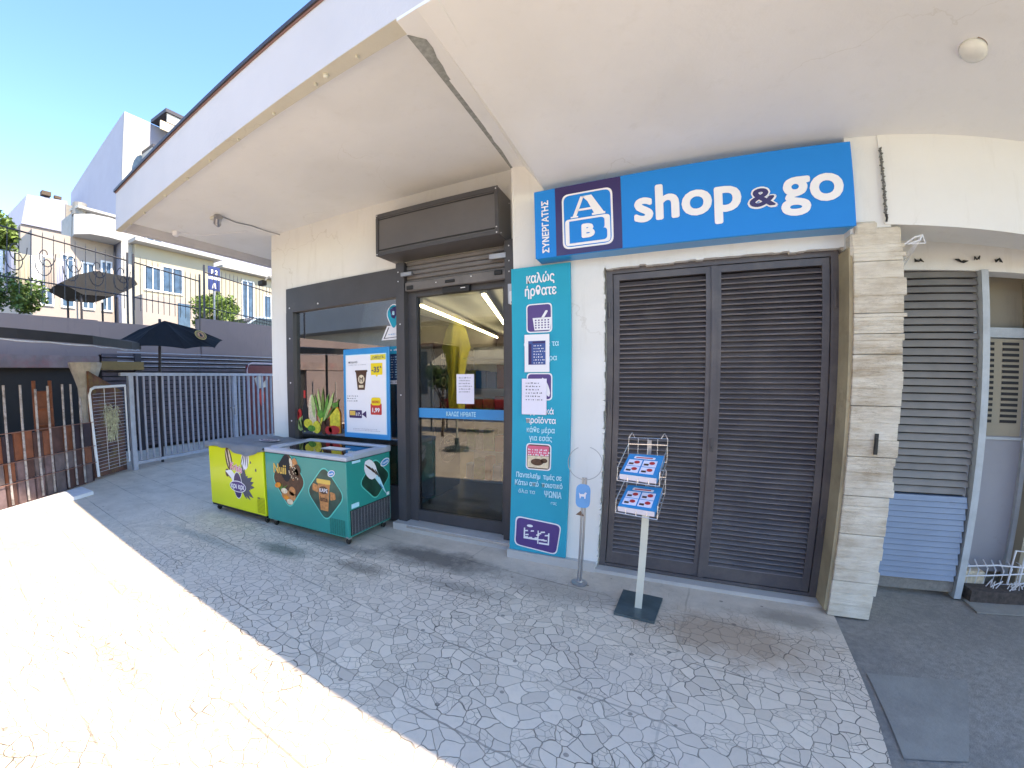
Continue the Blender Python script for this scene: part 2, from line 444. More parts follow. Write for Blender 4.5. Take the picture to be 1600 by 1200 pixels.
# ------------------------------------------------------------ builders
def base_of(parent):
    if parent is None:
        return Vector((0, 0, 0))
    v = Vector(parent.location)
    p = parent.parent
    while p:
        v += Vector(p.location)
        p = p.parent
    return v
class MB:
    """collects faces in world coordinates and links them as one mesh object"""
    def __init__(s):
        s.bm = bmesh.new()
    def face(s, pts):
        vs = [s.bm.verts.new(p) for p in pts]
        try:
            return s.bm.faces.new(vs)
        except ValueError:
            return None
    def box(s, x0, x1, y0, y1, z0, z1, mat=None):
        if x0 > x1: x0, x1 = x1, x0
        if y0 > y1: y0, y1 = y1, y0
        if z0 > z1: z0, z1 = z1, z0
        P = [Vector(p) for p in ((x0, y0, z0), (x1, y0, z0), (x1, y1, z0), (x0, y1, z0), (x0, y0, z1), (x1, y0, z1), (x1, y1, z1), (x0, y1, z1))]
        if mat is not None:
            P = [mat @ p for p in P]
        vs = [s.bm.verts.new(p) for p in P]
        for f in ((3, 2, 1, 0), (4, 5, 6, 7), (0, 1, 5, 4), (1, 2, 6, 5), (2, 3, 7, 6), (3, 0, 4, 7)):
            s.bm.faces.new([vs[i] for i in f])
        return s
    def bbox(s, x0, x1, y0, y1, z0, z1, r=0.01, seg=2):
        """box with rounded edges"""
        b2 = bmesh.new()
        bmesh.ops.create_cube(b2, size=1)
        for v in b2.verts:
            v.co = Vector(((x0 + x1) / 2 + v.co.x * (x1 - x0), (y0 + y1) / 2 + v.co.y * (y1 - y0), (z0 + z1) / 2 + v.co.z * (z1 - z0)))
        bmesh.ops.bevel(b2, geom=b2.edges[:], offset=r, segments=seg, affect='EDGES', profile=0.5)
        me = bpy.data.meshes.new('t')
        b2.to_mesh(me)
        b2.free()
        s.bm.from_mesh(me)
        bpy.data.meshes.remove(me)
        return s
    def prism(s, pts, vec):
        """closed polygon (3-D points) pushed along vec"""
        vec = Vector(vec)
        a = [s.bm.verts.new(p) for p in pts]
        c = [s.bm.verts.new(Vector(p) + vec) for p in pts]
        s.bm.faces.new(a[::-1])
        s.bm.faces.new(c)
        n = len(a)
        for i in range(n):
            s.bm.faces.new((a[i], a[(i + 1) % n], c[(i + 1) % n], c[i]))
        return s
    def tube(s, path, r, n=8, closed=False):
        pts = [Vector(p) for p in path]
        rings = []
        up = Vector((0.13, 0.21, 0.97)).normalized()
        for i, p in enumerate(pts):
            if closed:
                d = (pts[(i + 1) % len(pts)] - pts[i - 1])
            else:
                d = pts[min(i + 1, len(pts) - 1)] - pts[max(i - 1, 0)]
            d.normalize()
            a = d.cross(up)
            if a.length < 1e-3:
                a = d.cross(Vector((1, 0, 0)))
            a.normalize()
            b = d.cross(a)
            rr = r[i] if isinstance(r, (list, tuple)) else r
            rings.append([s.bm.verts.new(p + (a * cos(2 * pi * k / n) + b * sin(2 * pi * k / n)) * rr) for k in range(n)])
        m = len(rings)
        for i in range(m if closed else m - 1):
            A, B = rings[i], rings[(i + 1) % m]
            for k in range(n):
                s.bm.faces.new((A[k], A[(k + 1) % n], B[(k + 1) % n], B[k]))
        if not closed:
            s.bm.faces.new(rings[0][::-1])
            s.bm.faces.new(rings[-1])
        return s
    def lathe(s, cx, cy, prof, n=20, mat=None):
        """prof: [(radius, z)]"""
        rings = []
        for r, z in prof:
            ring = []
            for k in range(n):
                p = Vector((cx + r * cos(2 * pi * k / n), cy + r * sin(2 * pi * k / n), z))
                if mat is not None:
                    p = mat @ p
                ring.append(s.bm.verts.new(p))
            rings.append(ring)
        for A, B in zip(rings, rings[1:]):
            for k in range(n):
                s.bm.faces.new((A[k], A[(k + 1) % n], B[(k + 1) % n], B[k]))
        s.bm.faces.new(rings[0][::-1])
        s.bm.faces.new(rings[-1])
        return s
    def build(s, name, mat, parent=None, smooth=False):
        off = base_of(parent)
        bmesh.ops.recalc_face_normals(s.bm, faces=s.bm.faces[:])
        for v in s.bm.verts:
            v.co -= off
        me = bpy.data.meshes.new(name)
        s.bm.to_mesh(me)
        s.bm.free()
        me.materials.append(M[mat] if isinstance(mat, str) else mat)
        if smooth:
            for p in me.polygons:
                p.use_smooth = True
        o = bpy.data.objects.new(name, me)
        COL.objects.link(o)
        if parent:
            o.parent = parent
        return o
def tag(o, label=None, cat=None, group=None, kind=None):
    if label: o['label'] = label
    if cat: o['category'] = cat
    if group: o['group'] = group
    if kind: o['kind'] = kind
    return o
def thing(name, label, cat, loc, group=None):
    o = bpy.data.objects.new(name, None)
    o.location = loc
    o.empty_display_size = 0.2
    COL.objects.link(o)
    return tag(o, label, cat, group)
def copy_tree(src, loc, label):
    def rec(o, par):
        c = o.copy()
        COL.objects.link(c)
        c.parent = par
        for ch in list(kids.get(o.name, [])):
            rec(ch, c)
        return c
    kids = {}
    for o in list(COL.objects):
        if o.parent:
            kids.setdefault(o.parent.name, []).append(o)
    r = rec(src, None)
    r.location = loc
    r['label'] = label
    return r

# flat prints: frame = function (u, v, lift) -> 3-D point
def front(y):
    return lambda u, v, l=0.0: Vector((u, y - l, v))
def sidex(x):
    return lambda u, v, l=0.0: Vector((x + l, u, v))
def flat(name, polys, mat, parent, fr, lift=0.002, thick=0.0012):
    mb = MB()
    for poly in polys:
        mb.prism([fr(u, v, lift) for u, v in poly], fr(0, 0, lift + thick) - fr(0, 0, lift))
    return mb.build(name, mat, parent)
def rect(u0, v0, u1, v1):
    return [(u0, v0), (u1, v0), (u1, v1), (u0, v1)]
def ell(cu, cv, ru, rv, n=20, rot=0):
    return [(cu + ru * cos(2 * pi * k / n) * cos(rot) - rv * sin(2 * pi * k / n) * sin(rot),
             cv + ru * cos(2 * pi * k / n) * sin(rot) + rv * sin(2 * pi * k / n) * cos(rot)) for k in range(n)]
def rounded(pts, r, n=5):
    """round the corners of a convex polygon"""
    out = []
    L = len(pts)
    for i in range(L):
        p0, p1, p2 = Vector(pts[i - 1]), Vector(pts[i]), Vector(pts[(i + 1) % L])
        a = p1 + (p0 - p1).normalized() * r
        c = p1 + (p2 - p1).normalized() * r
        for k in range(n + 1):
            t = k / n
            q = a * (1 - t) ** 2 + p1 * 2 * t * (1 - t) + c * t * t
            out.append((q.x, q.y))
    return out
def rrect(u0, v0, u1, v1, r):
    return rounded(rect(u0, v0, u1, v1), r)
def text(body, mat, parent, fr, u0, v0, size, width=None, align='LEFT', bold=0.0, rot=0.0, lift=0.003, thick=0.0015, name='lettering', shear=0.0):
    cu = bpy.data.curves.new('t', 'FONT')
    cu.body = body
    cu.size = size
    cu.shear = shear
    cu.resolution_u = 4
    o = bpy.data.objects.new('t', cu)
    COL.objects.link(o)
    bpy.context.view_layer.update()
    me = bpy.data.meshes.new_from_object(o.evaluated_get(bpy.context.evaluated_depsgraph_get()))
    bpy.data.objects.remove(o)
    xs = [v.co.x for v in me.vertices]
    x0, x1 = min(xs), max(xs)
    k = 1.0 if width is None else (width - 2 * bold) / (x1 - x0)
    sh = {'LEFT': -x0, 'CENTER': -(x0 + x1) / 2, 'RIGHT': -x1}[align]
    if align == 'LEFT': u0 += bold * cos(rot); v0 += bold * sin(rot)
    off = base_of(parent)
    # heavier strokes: the same glyphs stamped around their outline, each stamp a hair prouder
    offs = [(0, 0)] + ([(bold * cos(q * pi / 4), bold * sin(q * pi / 4)) for q in range(8)] if bold else [])
    V, Fc_ = [], []
    src = [(v.co.x, v.co.y) for v in me.vertices]
    pol = [tuple(p.vertices) for p in me.polygons]
    bpy.data.meshes.remove(me)
    for i, (ox, oy) in enumerate(offs):
        base = len(V)
        for (sx, sy) in src:
            x, y = (sx + sh) * k + ox, sy + oy
            V.append(fr(u0 + x * cos(rot) - y * sin(rot), v0 + x * sin(rot) + y * cos(rot), lift + .00012 * i) - off)
        Fc_ += [tuple(base + q for q in p) for p in pol]
    m2 = bpy.data.meshes.new(name)
    m2.from_pydata([tuple(v) for v in V], [], Fc_)
    m2.materials.append(M[mat])
    ob = bpy.data.objects.new(name, m2)
    COL.objects.link(ob)
    ob.parent = parent
    return ob
def words(fr, parent, u0, v0, u1, rows, dv, h, mat='ink', seed=1, lift=0.003):
    """rows of tiny unreadable print, as short strokes"""
    rnd = random.Random(seed)
    polys = []
    for i in range(rows):
        u = u0
        v = v0 - i * dv
        end = u1 - rnd.random() * (u1 - u0) * 0.25
        while u < end:
            w = rnd.uniform(0.3, 1.6) * h * 1.5
            n = max(1, int(w / (h * 0.8)))
            for k in range(n):
                a = u + k * w / n
                hh = h * rnd.choice((0.7, 0.7, 1.0))
                polys.append(rect(a, v, a + w / n * 0.66, v + hh))
            u += w + h * 0.8
    return flat('print', polys, mat, parent, fr, lift)

# ------------------------------------------------------------ ground and setting
mb = MB()
mb.face([(-70, -40, -.012), (40, -40, -.012), (40, 90, -.012), (-70, 90, -.012)])
tag(mb.build('ground', 'lane'), kind='structure')
mb = MB()
mb.face([(-11.2, -12, 0), (1.05, -12, 0), (1.05, 1.6, 0), (1.10, 2.04, 0), (1.16, 2.57, 0), (1.20, 3.01, 0), (1.245, 3.47, 0), (1.245, 4.4, 0), (-4.5, 4.4, 0), (-4.5, 16, 0), (-11.2, 16, 0)])
tag(mb.build('pavement', 'paving'), kind='structure')
mb = MB()
mb.face([(1.18, 2.12, -.006), (1.50, 2.12, -.006), (1.80, 2.85, -.006), (1.225, 2.82, -.006)])
tag(mb.build('path', 'patch'), kind='structure')
mb = MB()
mb.prism([(-6.0, -1.0, 0.004), (-5.55, -1.0, 0.004), (-6.45, 1.1, 0.004), (-6.75, 1.75, 0.004), (-7.05, 2.42, 0.004), (-7.55, 2.42, 0.004), (-6.95, 1.2, 0.004)], (0, 0, 0.05))
tag(mb.build('kerb', 'whitepaint'), kind='structure')
mb = MB()
mb.box(-70, -11.25, -40, 90, -0.2, 2.75)
tag(mb.build('road', 'asphalt'), kind='structure')

# ------------------------------------------------------------ the shop building
B = thing('shop_building', 'white rendered building with deep canopy over the shop entrance', 'building', (-1, 4, 0))
def fy(x): return 1.655 - 0.117 * x        # front line of the canopy
W0, W1 = 3.95, 3.64
# walls
mb = MB()
mb.box(-4.62, -4.30, W0, 4.25, 0, 3.66)                 # pillar at the far corner
mb.box(-4.62, -4.45, 4.25, 12, 0, 3.66)                 # flank wall
mb.box(-4.30, -2.50, W0, 4.15, 2.84, 3.66)
mb.box(-2.50, -1.15, W0, 4.15, 2.84, 3.66)
mb.box(-1.15, -0.40, W1, 4.15, 0, 3.5)                  # column carrying the welcome panel
mb.box(-0.40, 1.20, W1 + .005, 4.15, 2.50, 3.4)         # lintel over the louvred doors
mb.box(1.20, 1.44, 3.53, 4.15, 2.48, 3.4)
mb.box(1.2, 1.5, 3.75, 4.1, 0, 2.48)
mb.build('wall', 'wall', B)
mb = MB()                                               # crumbling reveal edges beside the louvre doors
for z in [i * 0.045 for i in range(1, 56)]:
    d = random.uniform(0.004, 0.016)
    mb.box(-0.402, -0.402 + d, W1 - .002, 3.74, z, z + random.uniform(.03, .05))
for x in [-.38 + i * .05 for i in range(31)]:
    mb.box(x, x + .05, W1 + .002, 3.74, 2.503 - random.uniform(.004, .018), 2.506)
mb.build('plaster_edge', 'wall', B)
# canopy: roof slab, ceilings, beam
L = -5.62
mb = MB()
# left ceiling
mb.prism([(-1.15, fy(-1.15) + .10, 3.63), (L + .08, fy(L) + .04, 3.63), (L + .08, 12, 3.63), (-4.0, 12, 3.66), (-4.0, 4.2, 3.63), (-1.15, 4.2, 3.63)], (0, 0, .12))
mb.build('ceiling', 'ceil', B)
mb = MB()
# sloping ceiling on the right
yF = lambda x: fy(x) + 0.02
pts_f = [(-0.90, yF(-.9), 3.50), (0.5, yF(.5), 3.50), (2.5, yF(2.5), 3.50), (7.0, yF(7), 3.50)]
pts_b = [(-0.855, 3.66, 3.20), (0.5, 3.66, 3.20), (2.5, 3.66, 3.14), (7.0, 3.66, 3.0)]
for i in range(3):
    mb.prism([pts_f[i], pts_f[i + 1], pts_b[i + 1], pts_b[i]], (0, 0, .1))
for i in range(2):
    pass
mb.build('ceiling', 'ceil', B)
mb = MB()                                               # cross beam between the two ceilings
A = [(-1.15, fy(-1.15), 3.50), (-1.02, fy(-1.02), 3.50), (-0.897, fy(-.9), 3.495), (-0.80, fy(-.9), 3.8), (-1.15, fy(-1.15), 3.8)]
C = [(-1.15, 3.96, 3.49), (-1.03, 3.96, 3.47), (-0.84, 3.96, 3.19), (-0.80, 3.96, 3.8), (-1.15, 3.96, 3.8)]
va = [mb.bm.verts.new(p) for p in A]
vc = [mb.bm.verts.new(p) for p in C]
for i in range(5):
    mb.bm.faces.new((va[i], va[(i + 1) % 5], vc[(i + 1) % 5], vc[i]))
mb.bm.faces.new(va[::-1]); mb.bm.faces.new(vc)
mb.build('beam', 'ceil', B)
mb = MB()                                               # damaged plaster along the beam
prev = None
for i in range(27):
    t = i / 26
    y = 1.90 + t * 2.04
    w = (0.055 * (1 - t) ** 1.2 + 0.012) * random.uniform(0.75, 1.2)
    if i == 0: w = 0.004
    zz = 3.4965 - .010 * t
    cur = [(-1.153, y, zz), (-1.150 + w, y, zz)]
    if prev:
        mb.prism([prev[0], cur[0], cur[1], prev[1]], (0, 0, -.002))
    prev = cur
mb.build('plaster_crack', pm('bare_render', (0.30, 0.31, 0.29), 0.9, var=0.3, nscale=30), B)
# fascia with lip
x1 = 7.0
mb = MB()
P0, P1 = (L, fy(L)), (x1, fy(x1))
mb.prism([(L, fy(L), 3.52), (x1, fy(x1), 3.52), (x1, fy(x1), 4.00), (L, fy(L), 4.00)], (0, 0.09, 0))
mb.prism([(L, fy(L) + .09, 3.52), (L + .09, fy(L) + .08, 3.52), (L + .09, 12, 3.52), (L, 12, 3.52)], (0, 0, 0.48))
mb.build('fascia', 'fascia', B)
mb = MB()
mb.prism([(L, fy(L), 3.516), (-1.15, fy(-1.15), 3.516), (-1.15, fy(-1.15) + .12, 3.516), (-2.6, fy(-2.6) + .085, 3.516), (L, fy(L) + .07, 3.516)], (0, 0, .003))
mb.build('fascia_lip', 'lip', B)
mb = MB()
for k in range(9):
    x = -5.2 + k * .47 + random.uniform(-.1, .1)
    mb.box(x, x + .012, fy(x) + .05, fy(x) + .07, 3.495, 3.516)
mb.lathe(-1.75, fy(-1.75) + .05, [(0.012, 3.49), (.018, 3.50), (.018, 3.516)], 10)
mb.build('stain_drip', 'lip', B)
mb = MB()
mb.prism([(L - .03, fy(L) - .02, 4.003), (x1, fy(x1) - .02, 4.003), (x1, fy(x1) - .02, 4.035), (L - .03, fy(L) - .02, 4.035)], (0, .2, 0))
mb.prism([(L - .03, fy(L) + .18, 4.003), (L + .2, fy(L) + .18, 4.003), (L + .2, 12, 4.003), (L - .03, 12, 4.003)], (0, 0, .032))
mb.build('roof_trim', 'flashing', B)
mb = MB()
mb.prism([(L - .012, fy(L) - .008, 3.985), (x1, fy(x1) - .008, 3.985), (x1, fy(x1) - .008, 4.002), (L - .012, fy(L) - .008, 4.002)], (0, .006, 0))
mb.build('rusty_strip', 'rust', B)
mb = MB()
mb.prism([(L + .09, fy(L) + .1, 3.9), (x1, fy(x1) + .1, 3.9), (x1, 12, 3.9), (L + .09, 12, 3.9)], (0, 0, .09))
mb.build('roof', 'fascia', B)
mb = MB()                                               # unseen blocks added overhead to shade the retaining wall, gate and fence
mb.box(-1.9, 9, 2.75, 12, 4.0, 16)
mb.box(-1.9, 2.6, 0.9, 2.74, 12.5, 20)
mb.build('unseen_shade_blocks', 'wall', B)
# marble plinths and sills
mb = MB()
mb.box(-1.175, -0.405, 3.585, 3.64, 0, 0.075)
mb.box(-0.42, 1.215, 3.60, 3.70, 0, 0.028)
mb.box(-2.52, -1.165, 3.74, 3.99, 0, 0.075)
mb.build('plinth', 'marble', B)
mb = MB()
mb.box(-2.34, -1.18, 3.728, 3.739, 0.045, 0.07)
mb.build('step_trim', 'chrome', B)
# stone pillar right of the doors
mb = MB()
z = 0.0
rows = []
random.seed(11)
while z < 2.44:
    h = random.choice((0.09, 0.13, 0.2, 0.26, 0.33))
    h = min(h, 2.47 - z)
    rows.append((z, h))
    z += h
for (z, h) in rows:
    r = random.uniform(-.008, .012)
    k = random.choice((3, 4, 5))
    for i in range(k):
        zz0, zz1 = z + h * i / k, z + h * (i + 1) / k
        e = random.uniform(-.012, .012)
        lean = 0.05 * (1 - zz0 / 2.4)
        mb.bbox(1.203, 1.50 + e - lean * .6, 3.497 - random.uniform(0, .006), 3.8, zz0 + (.002 if i == 0 else 0), zz1 - (.002 if i == k - 1 else -.0005), .003, 1)
mb.build('stone_pillar', 'stone', B)
mb = MB()
mb.box(1.182, 1.2025, 3.515, 3.75, 0.03, 2.46)
mb.build('pillar_side', 'olive', B)
mb = MB()
mb.box(1.345, 1.367, 3.480, 3.487, 1.13, 1.265)
mb.box(1.350, 1.362, 3.476, 3.480, 1.16, 1.24)
mb.build('bell_plate', 'black', B)
# ragged stone top above the pillar
mb = MB()
for (xa, xb, za, zb) in ((1.19, 1.42, 2.40, 2.55), (1.22, 1.35, 2.53, 2.62), (1.33, 1.49, 2.46, 2.58)):
    mb.bbox(xa, xb, 3.505 - random.random() * .01, 3.6, za, zb, .012, 1)
mb.build('broken_stone', 'stone', B)
# beams over the passage on the right
mb = MB()
mb.prism([(1.40, 3.52, 2.60), (5.0, 3.62, 2.34), (5.0, 3.62, 3.3), (1.40, 3.52, 3.3)], (0, 0.36, 0))
mb.prism([(1.44, 4.06, 2.42), (5.0, 4.10, 2.32), (5.0, 4.10, 2.9), (1.44, 4.06, 2.9)], (0, 0.2, 0))
mb.build('passage_beam', 'wall', B)
mb = MB()
for (x, w) in ((1.80, .06), (2.08, .10), (2.22, .05), (2.38, .07)):
    a = [(x + random.uniform(-.01, .01) + w * k / 4, 4.052, 2.475 + random.uniform(-.02, .02)) for k in range(5)]
    mb.tube(a, [.003, .010, .006, .012, .002], 5)
mb.build('plaster_hole', 'darkgap', B)
mb = MB()                                               # neighbouring wall and door zone
mb.box(2.24, 5.0, 4.45, 4.6, 0, 2.8)
mb.box(2.84, 5.0, 4.20, 4.45, 0, 2.8)
mb.build('side_wall', 'beige', B)
# wire stubs
mb = MB()
for k in range(3):
    mb.tube([(1.50 + .02 * k, 3.50, 2.46), (1.56 + .03 * k, 3.49, 2.50 - .02 * k), (1.62, 3.52, 2.52), (1.60 - .02 * k, 3.7, 2.40), (1.52, 3.98, 2.18 + .03 * k)], 0.005, 5)
mb.build('loose_wire', 'whitepaint', B)

# ---- rough cable end hanging on the wall corner
c = thing('frayed_cable', 'frayed grey cable running down the wall right of the blue sign', 'cable', (1.405, 3.5, 2.6))
mb = MB()
pts = []
for i in range(70):
    z = 3.10 - i * 0.0065
    pts.append((1.405 + .004 * sin(i * 1.3), 3.508, z))
mb.tube(pts, [0.006 + 0.007 * ((i % 3) == 0) for i in range(70)], 6)
mb.build('cable_body', pm('cable_grey', (0.16, 0.16, 0.15), 0.8, var=0.5, nscale=60), c)
mb = MB()
mb.tube([(1.405, 3.505, 2.66), (1.407, 3.50, 2.635), (1.403, 3.502, 2.61)], 0.007, 6)
mb.build('cable_tip', 'black', c)

# ---- shop window (part of the building)
wf = MB()
wf.box(-4.30, -2.50, 3.925, 4.02, 2.52, 2.838)
wf.box(-4.298, -4.17, 3.92, 4.02, 0.02, 2.52)
wf.box(-2.56, -2.50, 3.93, 4.02, 0.02, 2.52)
wf.box(-4.17, -2.56, 3.93, 4.02, 0.02, 0.42)
wf_o = wf.build('shop_window', 'anthracite', B)
mb = MB(); mb.box(-4.17, -2.56, 3.985, 3.993, 0.42, 2.52); mb.build('pane', 'winglass', wf_o)
mb = MB()
for (x, z) in ((-4.23, 2.58), (-4.23, 2.18), (-3.72, 2.58), (-4.23, 1.6), (-4.23, 1.1)):
    mb.lathe(0, 0, [(0.011, 0), (0.009, .006)], 8, Matrix.Translation((x, 3.922, z)) @ Matrix.Rotation(pi / 2, 4, 'X'))
mb.build('screw', 'white', wf_o)
mb = MB(); mb.box(-3.36, -3.34, 3.995, 4.02, 0.42, 2.52); mb.build('mullion', 'freezer_rim', wf_o)
Fw = front(3.983)
# pin sticker and map
flat('pin_sticker', [rounded([(-2.75, 2.37), (-2.63, 2.13), (-2.515, 2.37), (-2.63, 2.49)], .09)], 'white', wf_o, Fw, .001)
flat('pin_sticker', [rounded([(-2.735, 2.37), (-2.63, 2.155), (-2.53, 2.37), (-2.63, 2.475)], .08)], 'cyan', wf_o, Fw, .003)
flat('pin_sticker', [[(-2.68, 2.40), (-2.60, 2.43), (-2.59, 2.34), (-2.62, 2.29), (-2.66, 2.31)]], 'navy', wf_o, Fw, .005)
text('AB', 'cyan_l', wf_o, Fw, -2.635, 2.335, .06, .035, 'CENTER', .002, lift=.007)
flat('map_sticker', [[(-2.80, 2.06), (-2.56, 2.06), (-2.56, 2.20), (-2.72, 2.22)]], 'white', wf_o, Fw, .0008)
flat('map_sticker', [[(-2.77, 2.075), (-2.755, 2.075), (-2.69, 2.20), (-2.705, 2.20)], [(-2.77, 2.075), (-2.56, 2.085), (-2.56, 2.092), (-2.765, 2.083)]], 'ink', wf_o, Fw, .003)
words(Fw, wf_o, -2.70, 2.115, -2.57, 1, .02, .012, 'blue', 3, .004)
# opening-hours sticker
flat('hours_sticker', [rect(-2.70, 1.90, -2.562, 1.985)], 'cyan', wf_o, Fw, .001)
flat('hours_sticker', [rect(-2.70, 1.61, -2.562, 1.897)], pm('hours_dark', (0.02, 0.05, 0.12), 0.4), wf_o, Fw, .001)
flat('hours_sticker', [rect(-2.70, 1.565, -2.562, 1.607)], 'white', wf_o, Fw, .001)
words(Fw, wf_o, -2.68, 1.935, -2.57, 1, .02, .02, 'white', 3, .003)
words(Fw, wf_o, -2.69, 1.86, -2.64, 9, .028, .012, 'white', 4, .003)
words(Fw, wf_o, -2.62, 1.86, -2.57, 9, .028, .012, 'cyan_l', 5, .003)
words(Fw, wf_o, -2.68, 1.58, -2.58, 1, .02, .014, 'ink', 6, .003)
# fruit and vegetable cut-out printed on the pane
def lens_shape(u, v, w, h, rot=0, tip=0.5):
    out = []
    for k in range(16):
        t = k / 16 * 2 * pi
        x = w / 2 * sin(t) * (1 if abs(cos(t)) < .9 else .6)
        y = h / 2 * cos(t)
        out.append((u + x * cos(rot) - y * sin(rot), v + x * sin(rot) + y * cos(rot)))
    return out
pr = wf_o
flat('produce_print', [lens_shape(-4.17 + .05 * i, 1.06 + .02 * (i % 2), .08, .22, .5 - .15 * i) for i in range(3)], 'palegreen', pr, Fw, .001)
flat('produce_print', [rounded([(-4.085, .97), (-3.985, .97), (-3.985, 1.26), (-4.015, 1.34), (-4.02, 1.47), (-4.05, 1.47), (-4.055, 1.34), (-4.085, 1.26)], .015)], 'darkgap', pr, Fw, .002)
flat('produce_print', [rect(-4.052, 1.40, -4.018, 1.50)], 'red', pr, Fw, .003)
flat('produce_print', [lens_shape(-3.90, 1.20, .13, .50, .06)], 'cream', pr, Fw, .003)
flat('produce_print', [lens_shape(-3.88, 1.30, .06, .30, .1)], 'palegreen', pr, Fw, .0045)
for i, (u, du, hh) in enumerate(((-3.80, -.05, .36), (-3.76, -.03, .42), (-3.72, .02, .44), (-3.68, .07, .36), (-3.64, .12, .38), (-3.60, .17, .30))):
    b0 = 1.10
    flat('produce_print', [[(-3.73 + (u + 3.73) * .3 - .012, b0), (-3.73 + (u + 3.73) * .3 + .012, b0), (u + du * .5 + .024, b0 + hh * .6), (u + du, b0 + hh), (u + du * .6 - .022, b0 + hh * .75)]], ('leafgreen', 'palegreen', 'foliage2')[i % 3], pr, Fw, .004 + .0009 * i)
flat('produce_print', [ell(-3.98, 1.07, .08, .06), ell(-3.83, 1.03, .07, .08), ell(-3.70, 1.10, .06, .07)], 'lemon', pr, Fw, .006)
flat('produce_print', [ell(-4.13, 1.20, .035, .06), ell(-4.17, 1.17, .03, .06), ell(-3.60, 1.22, .05, .07), ell(-3.66, 1.16, .05, .05)], 'red', pr, Fw, .006)
flat('produce_print', [ell(-3.75, 1.20, .06, .05), ell(-3.92, 1.01, .07, .04)], 'leafgreen', pr, Fw, .0075)
flat('produce_print', [ell(-3.70, 1.03, .05, .09), ell(-3.64, 1.10, .045, .05)], 'choc', pr, Fw, .0085)
flat('produce_print', [rounded([(-3.60, .97), (-3.42, .97), (-3.42, 1.22), (-3.46, 1.30), (-3.54, 1.30), (-3.60, 1.20)], .02)], 'orange', pr, Fw, .007)
flat('produce_print', [rounded([(-3.59, 1.06), (-3.43, 1.06), (-3.43, 1.22), (-3.46, 1.28), (-3.53, 1.28), (-3.59, 1.20)], .02)], 'lemon', pr, Fw, .0085)
flat('produce_print', [rrect(-3.545, 1.295, -3.455, 1.345, .01)], 'leafgreen', pr, Fw, .009)
flat('produce_print', [ell(-3.53, 1.01, .09, .055), ell(-3.62, 1.0, .06, .05)], 'red', pr, Fw, .0095)

# ---- shop door (part of the building)
mb = MB()
mb.box(-2.50, -2.40, 3.83, 3.955, 0.0, 2.86)            # shutter guide rails
mb.box(-1.285, -1.155, 3.80, 3.955, 0.0, 2.9)
mb.box(-2.40, -2.30, 3.915, 3.99, 0.06, 2.62)
mb.box(-1.345, -1.285, 3.915, 3.99, 0.06, 2.62)
mb.box(-2.30, -1.345, 3.92, 3.99, 2.49, 2.62)
mb.box(-2.30, -1.345, 3.92, 3.99, 0.08, 0.20)
door = mb.build('shop_door', 'anthracite', B)
mb = MB(); mb.box(-2.30, -1.345, 3.955, 3.962, 0.20, 2.49); mb.build('pane', 'glass', door)
mb = MB(); mb.box(-2.30, -1.345, 3.944, 3.954, 1.212, 1.312); mb.build('door_band', 'blue', door)
Fd = front(3.942)
text('ΚΑΛΩΣ ΗΡΘΑΤΕ', 'cyan_l', door, Fd, -1.81, 1.238, .062, .33, 'CENTER', .0012)
mb = MB(); mb.bbox(-1.97, -1.67, 3.86, 3.92, 2.475, 2.545, .012); mb.build('door_sensor', 'black', door)
flat('sensor_mark', [rect(-1.76, 2.51, -1.71, 2.518)], 'white', door, front(3.858), .001)
# half-raised roller slats with end bar
mb = MB()
for i in range(5):
    z = 2.62 + i * .05
    mb.bbox(-2.395, -1.29, 3.875, 3.905, z + .002, z + .047, .008, 1)
mb.bbox(-2.395, -1.29, 3.84, 3.90, 2.545, 2.64, .008, 1)
rs_ = mb.build('roller_slats', pm('shutter_bronze', (0.17, 0.155, 0.15), 0.45, 0.2, 0.2), door)
mb = MB()
mb.bbox(-2.37, -2.29, 3.825, 3.842, 2.555, 2.60, .006, 1); mb.bbox(-1.40, -1.32, 3.825, 3.842, 2.59, 2.635, .006, 1)
mb.bbox(-1.92, -1.81, 3.828, 3.842, 2.575, 2.605, .006, 1)
mb.build('lock', 'black', rs_)
mb = MB()
mb.box(-2.42, -2.29, 3.80, 3.84, 2.70, 2.74); mb.box(-1.43, -1.27, 3.79, 3.83, 2.735, 2.78)
mb.box(-1.25, -1.18, 3.78, 3.80, 2.30, 2.48)
mb.build('bracket', 'steel', door)
mb = MB()
for (x, z) in ((-2.47, 2.76), (-2.47, 2.66), (-1.24, 2.84), (-1.24, 2.70), (-1.24, 2.6), (-2.45, 2.2), (-2.45, 1.45), (-2.0, 2.585), (-1.62, 2.6)):
    mb.lathe(0, 0, [(0.007, 0), (0.005, .006)], 8, Matrix.Translation((x, 3.828 if x < -2.3 else 3.797, z)) @ Matrix.Rotation(pi / 2, 4, 'X'))
mb.build('rivet', 'white', door)
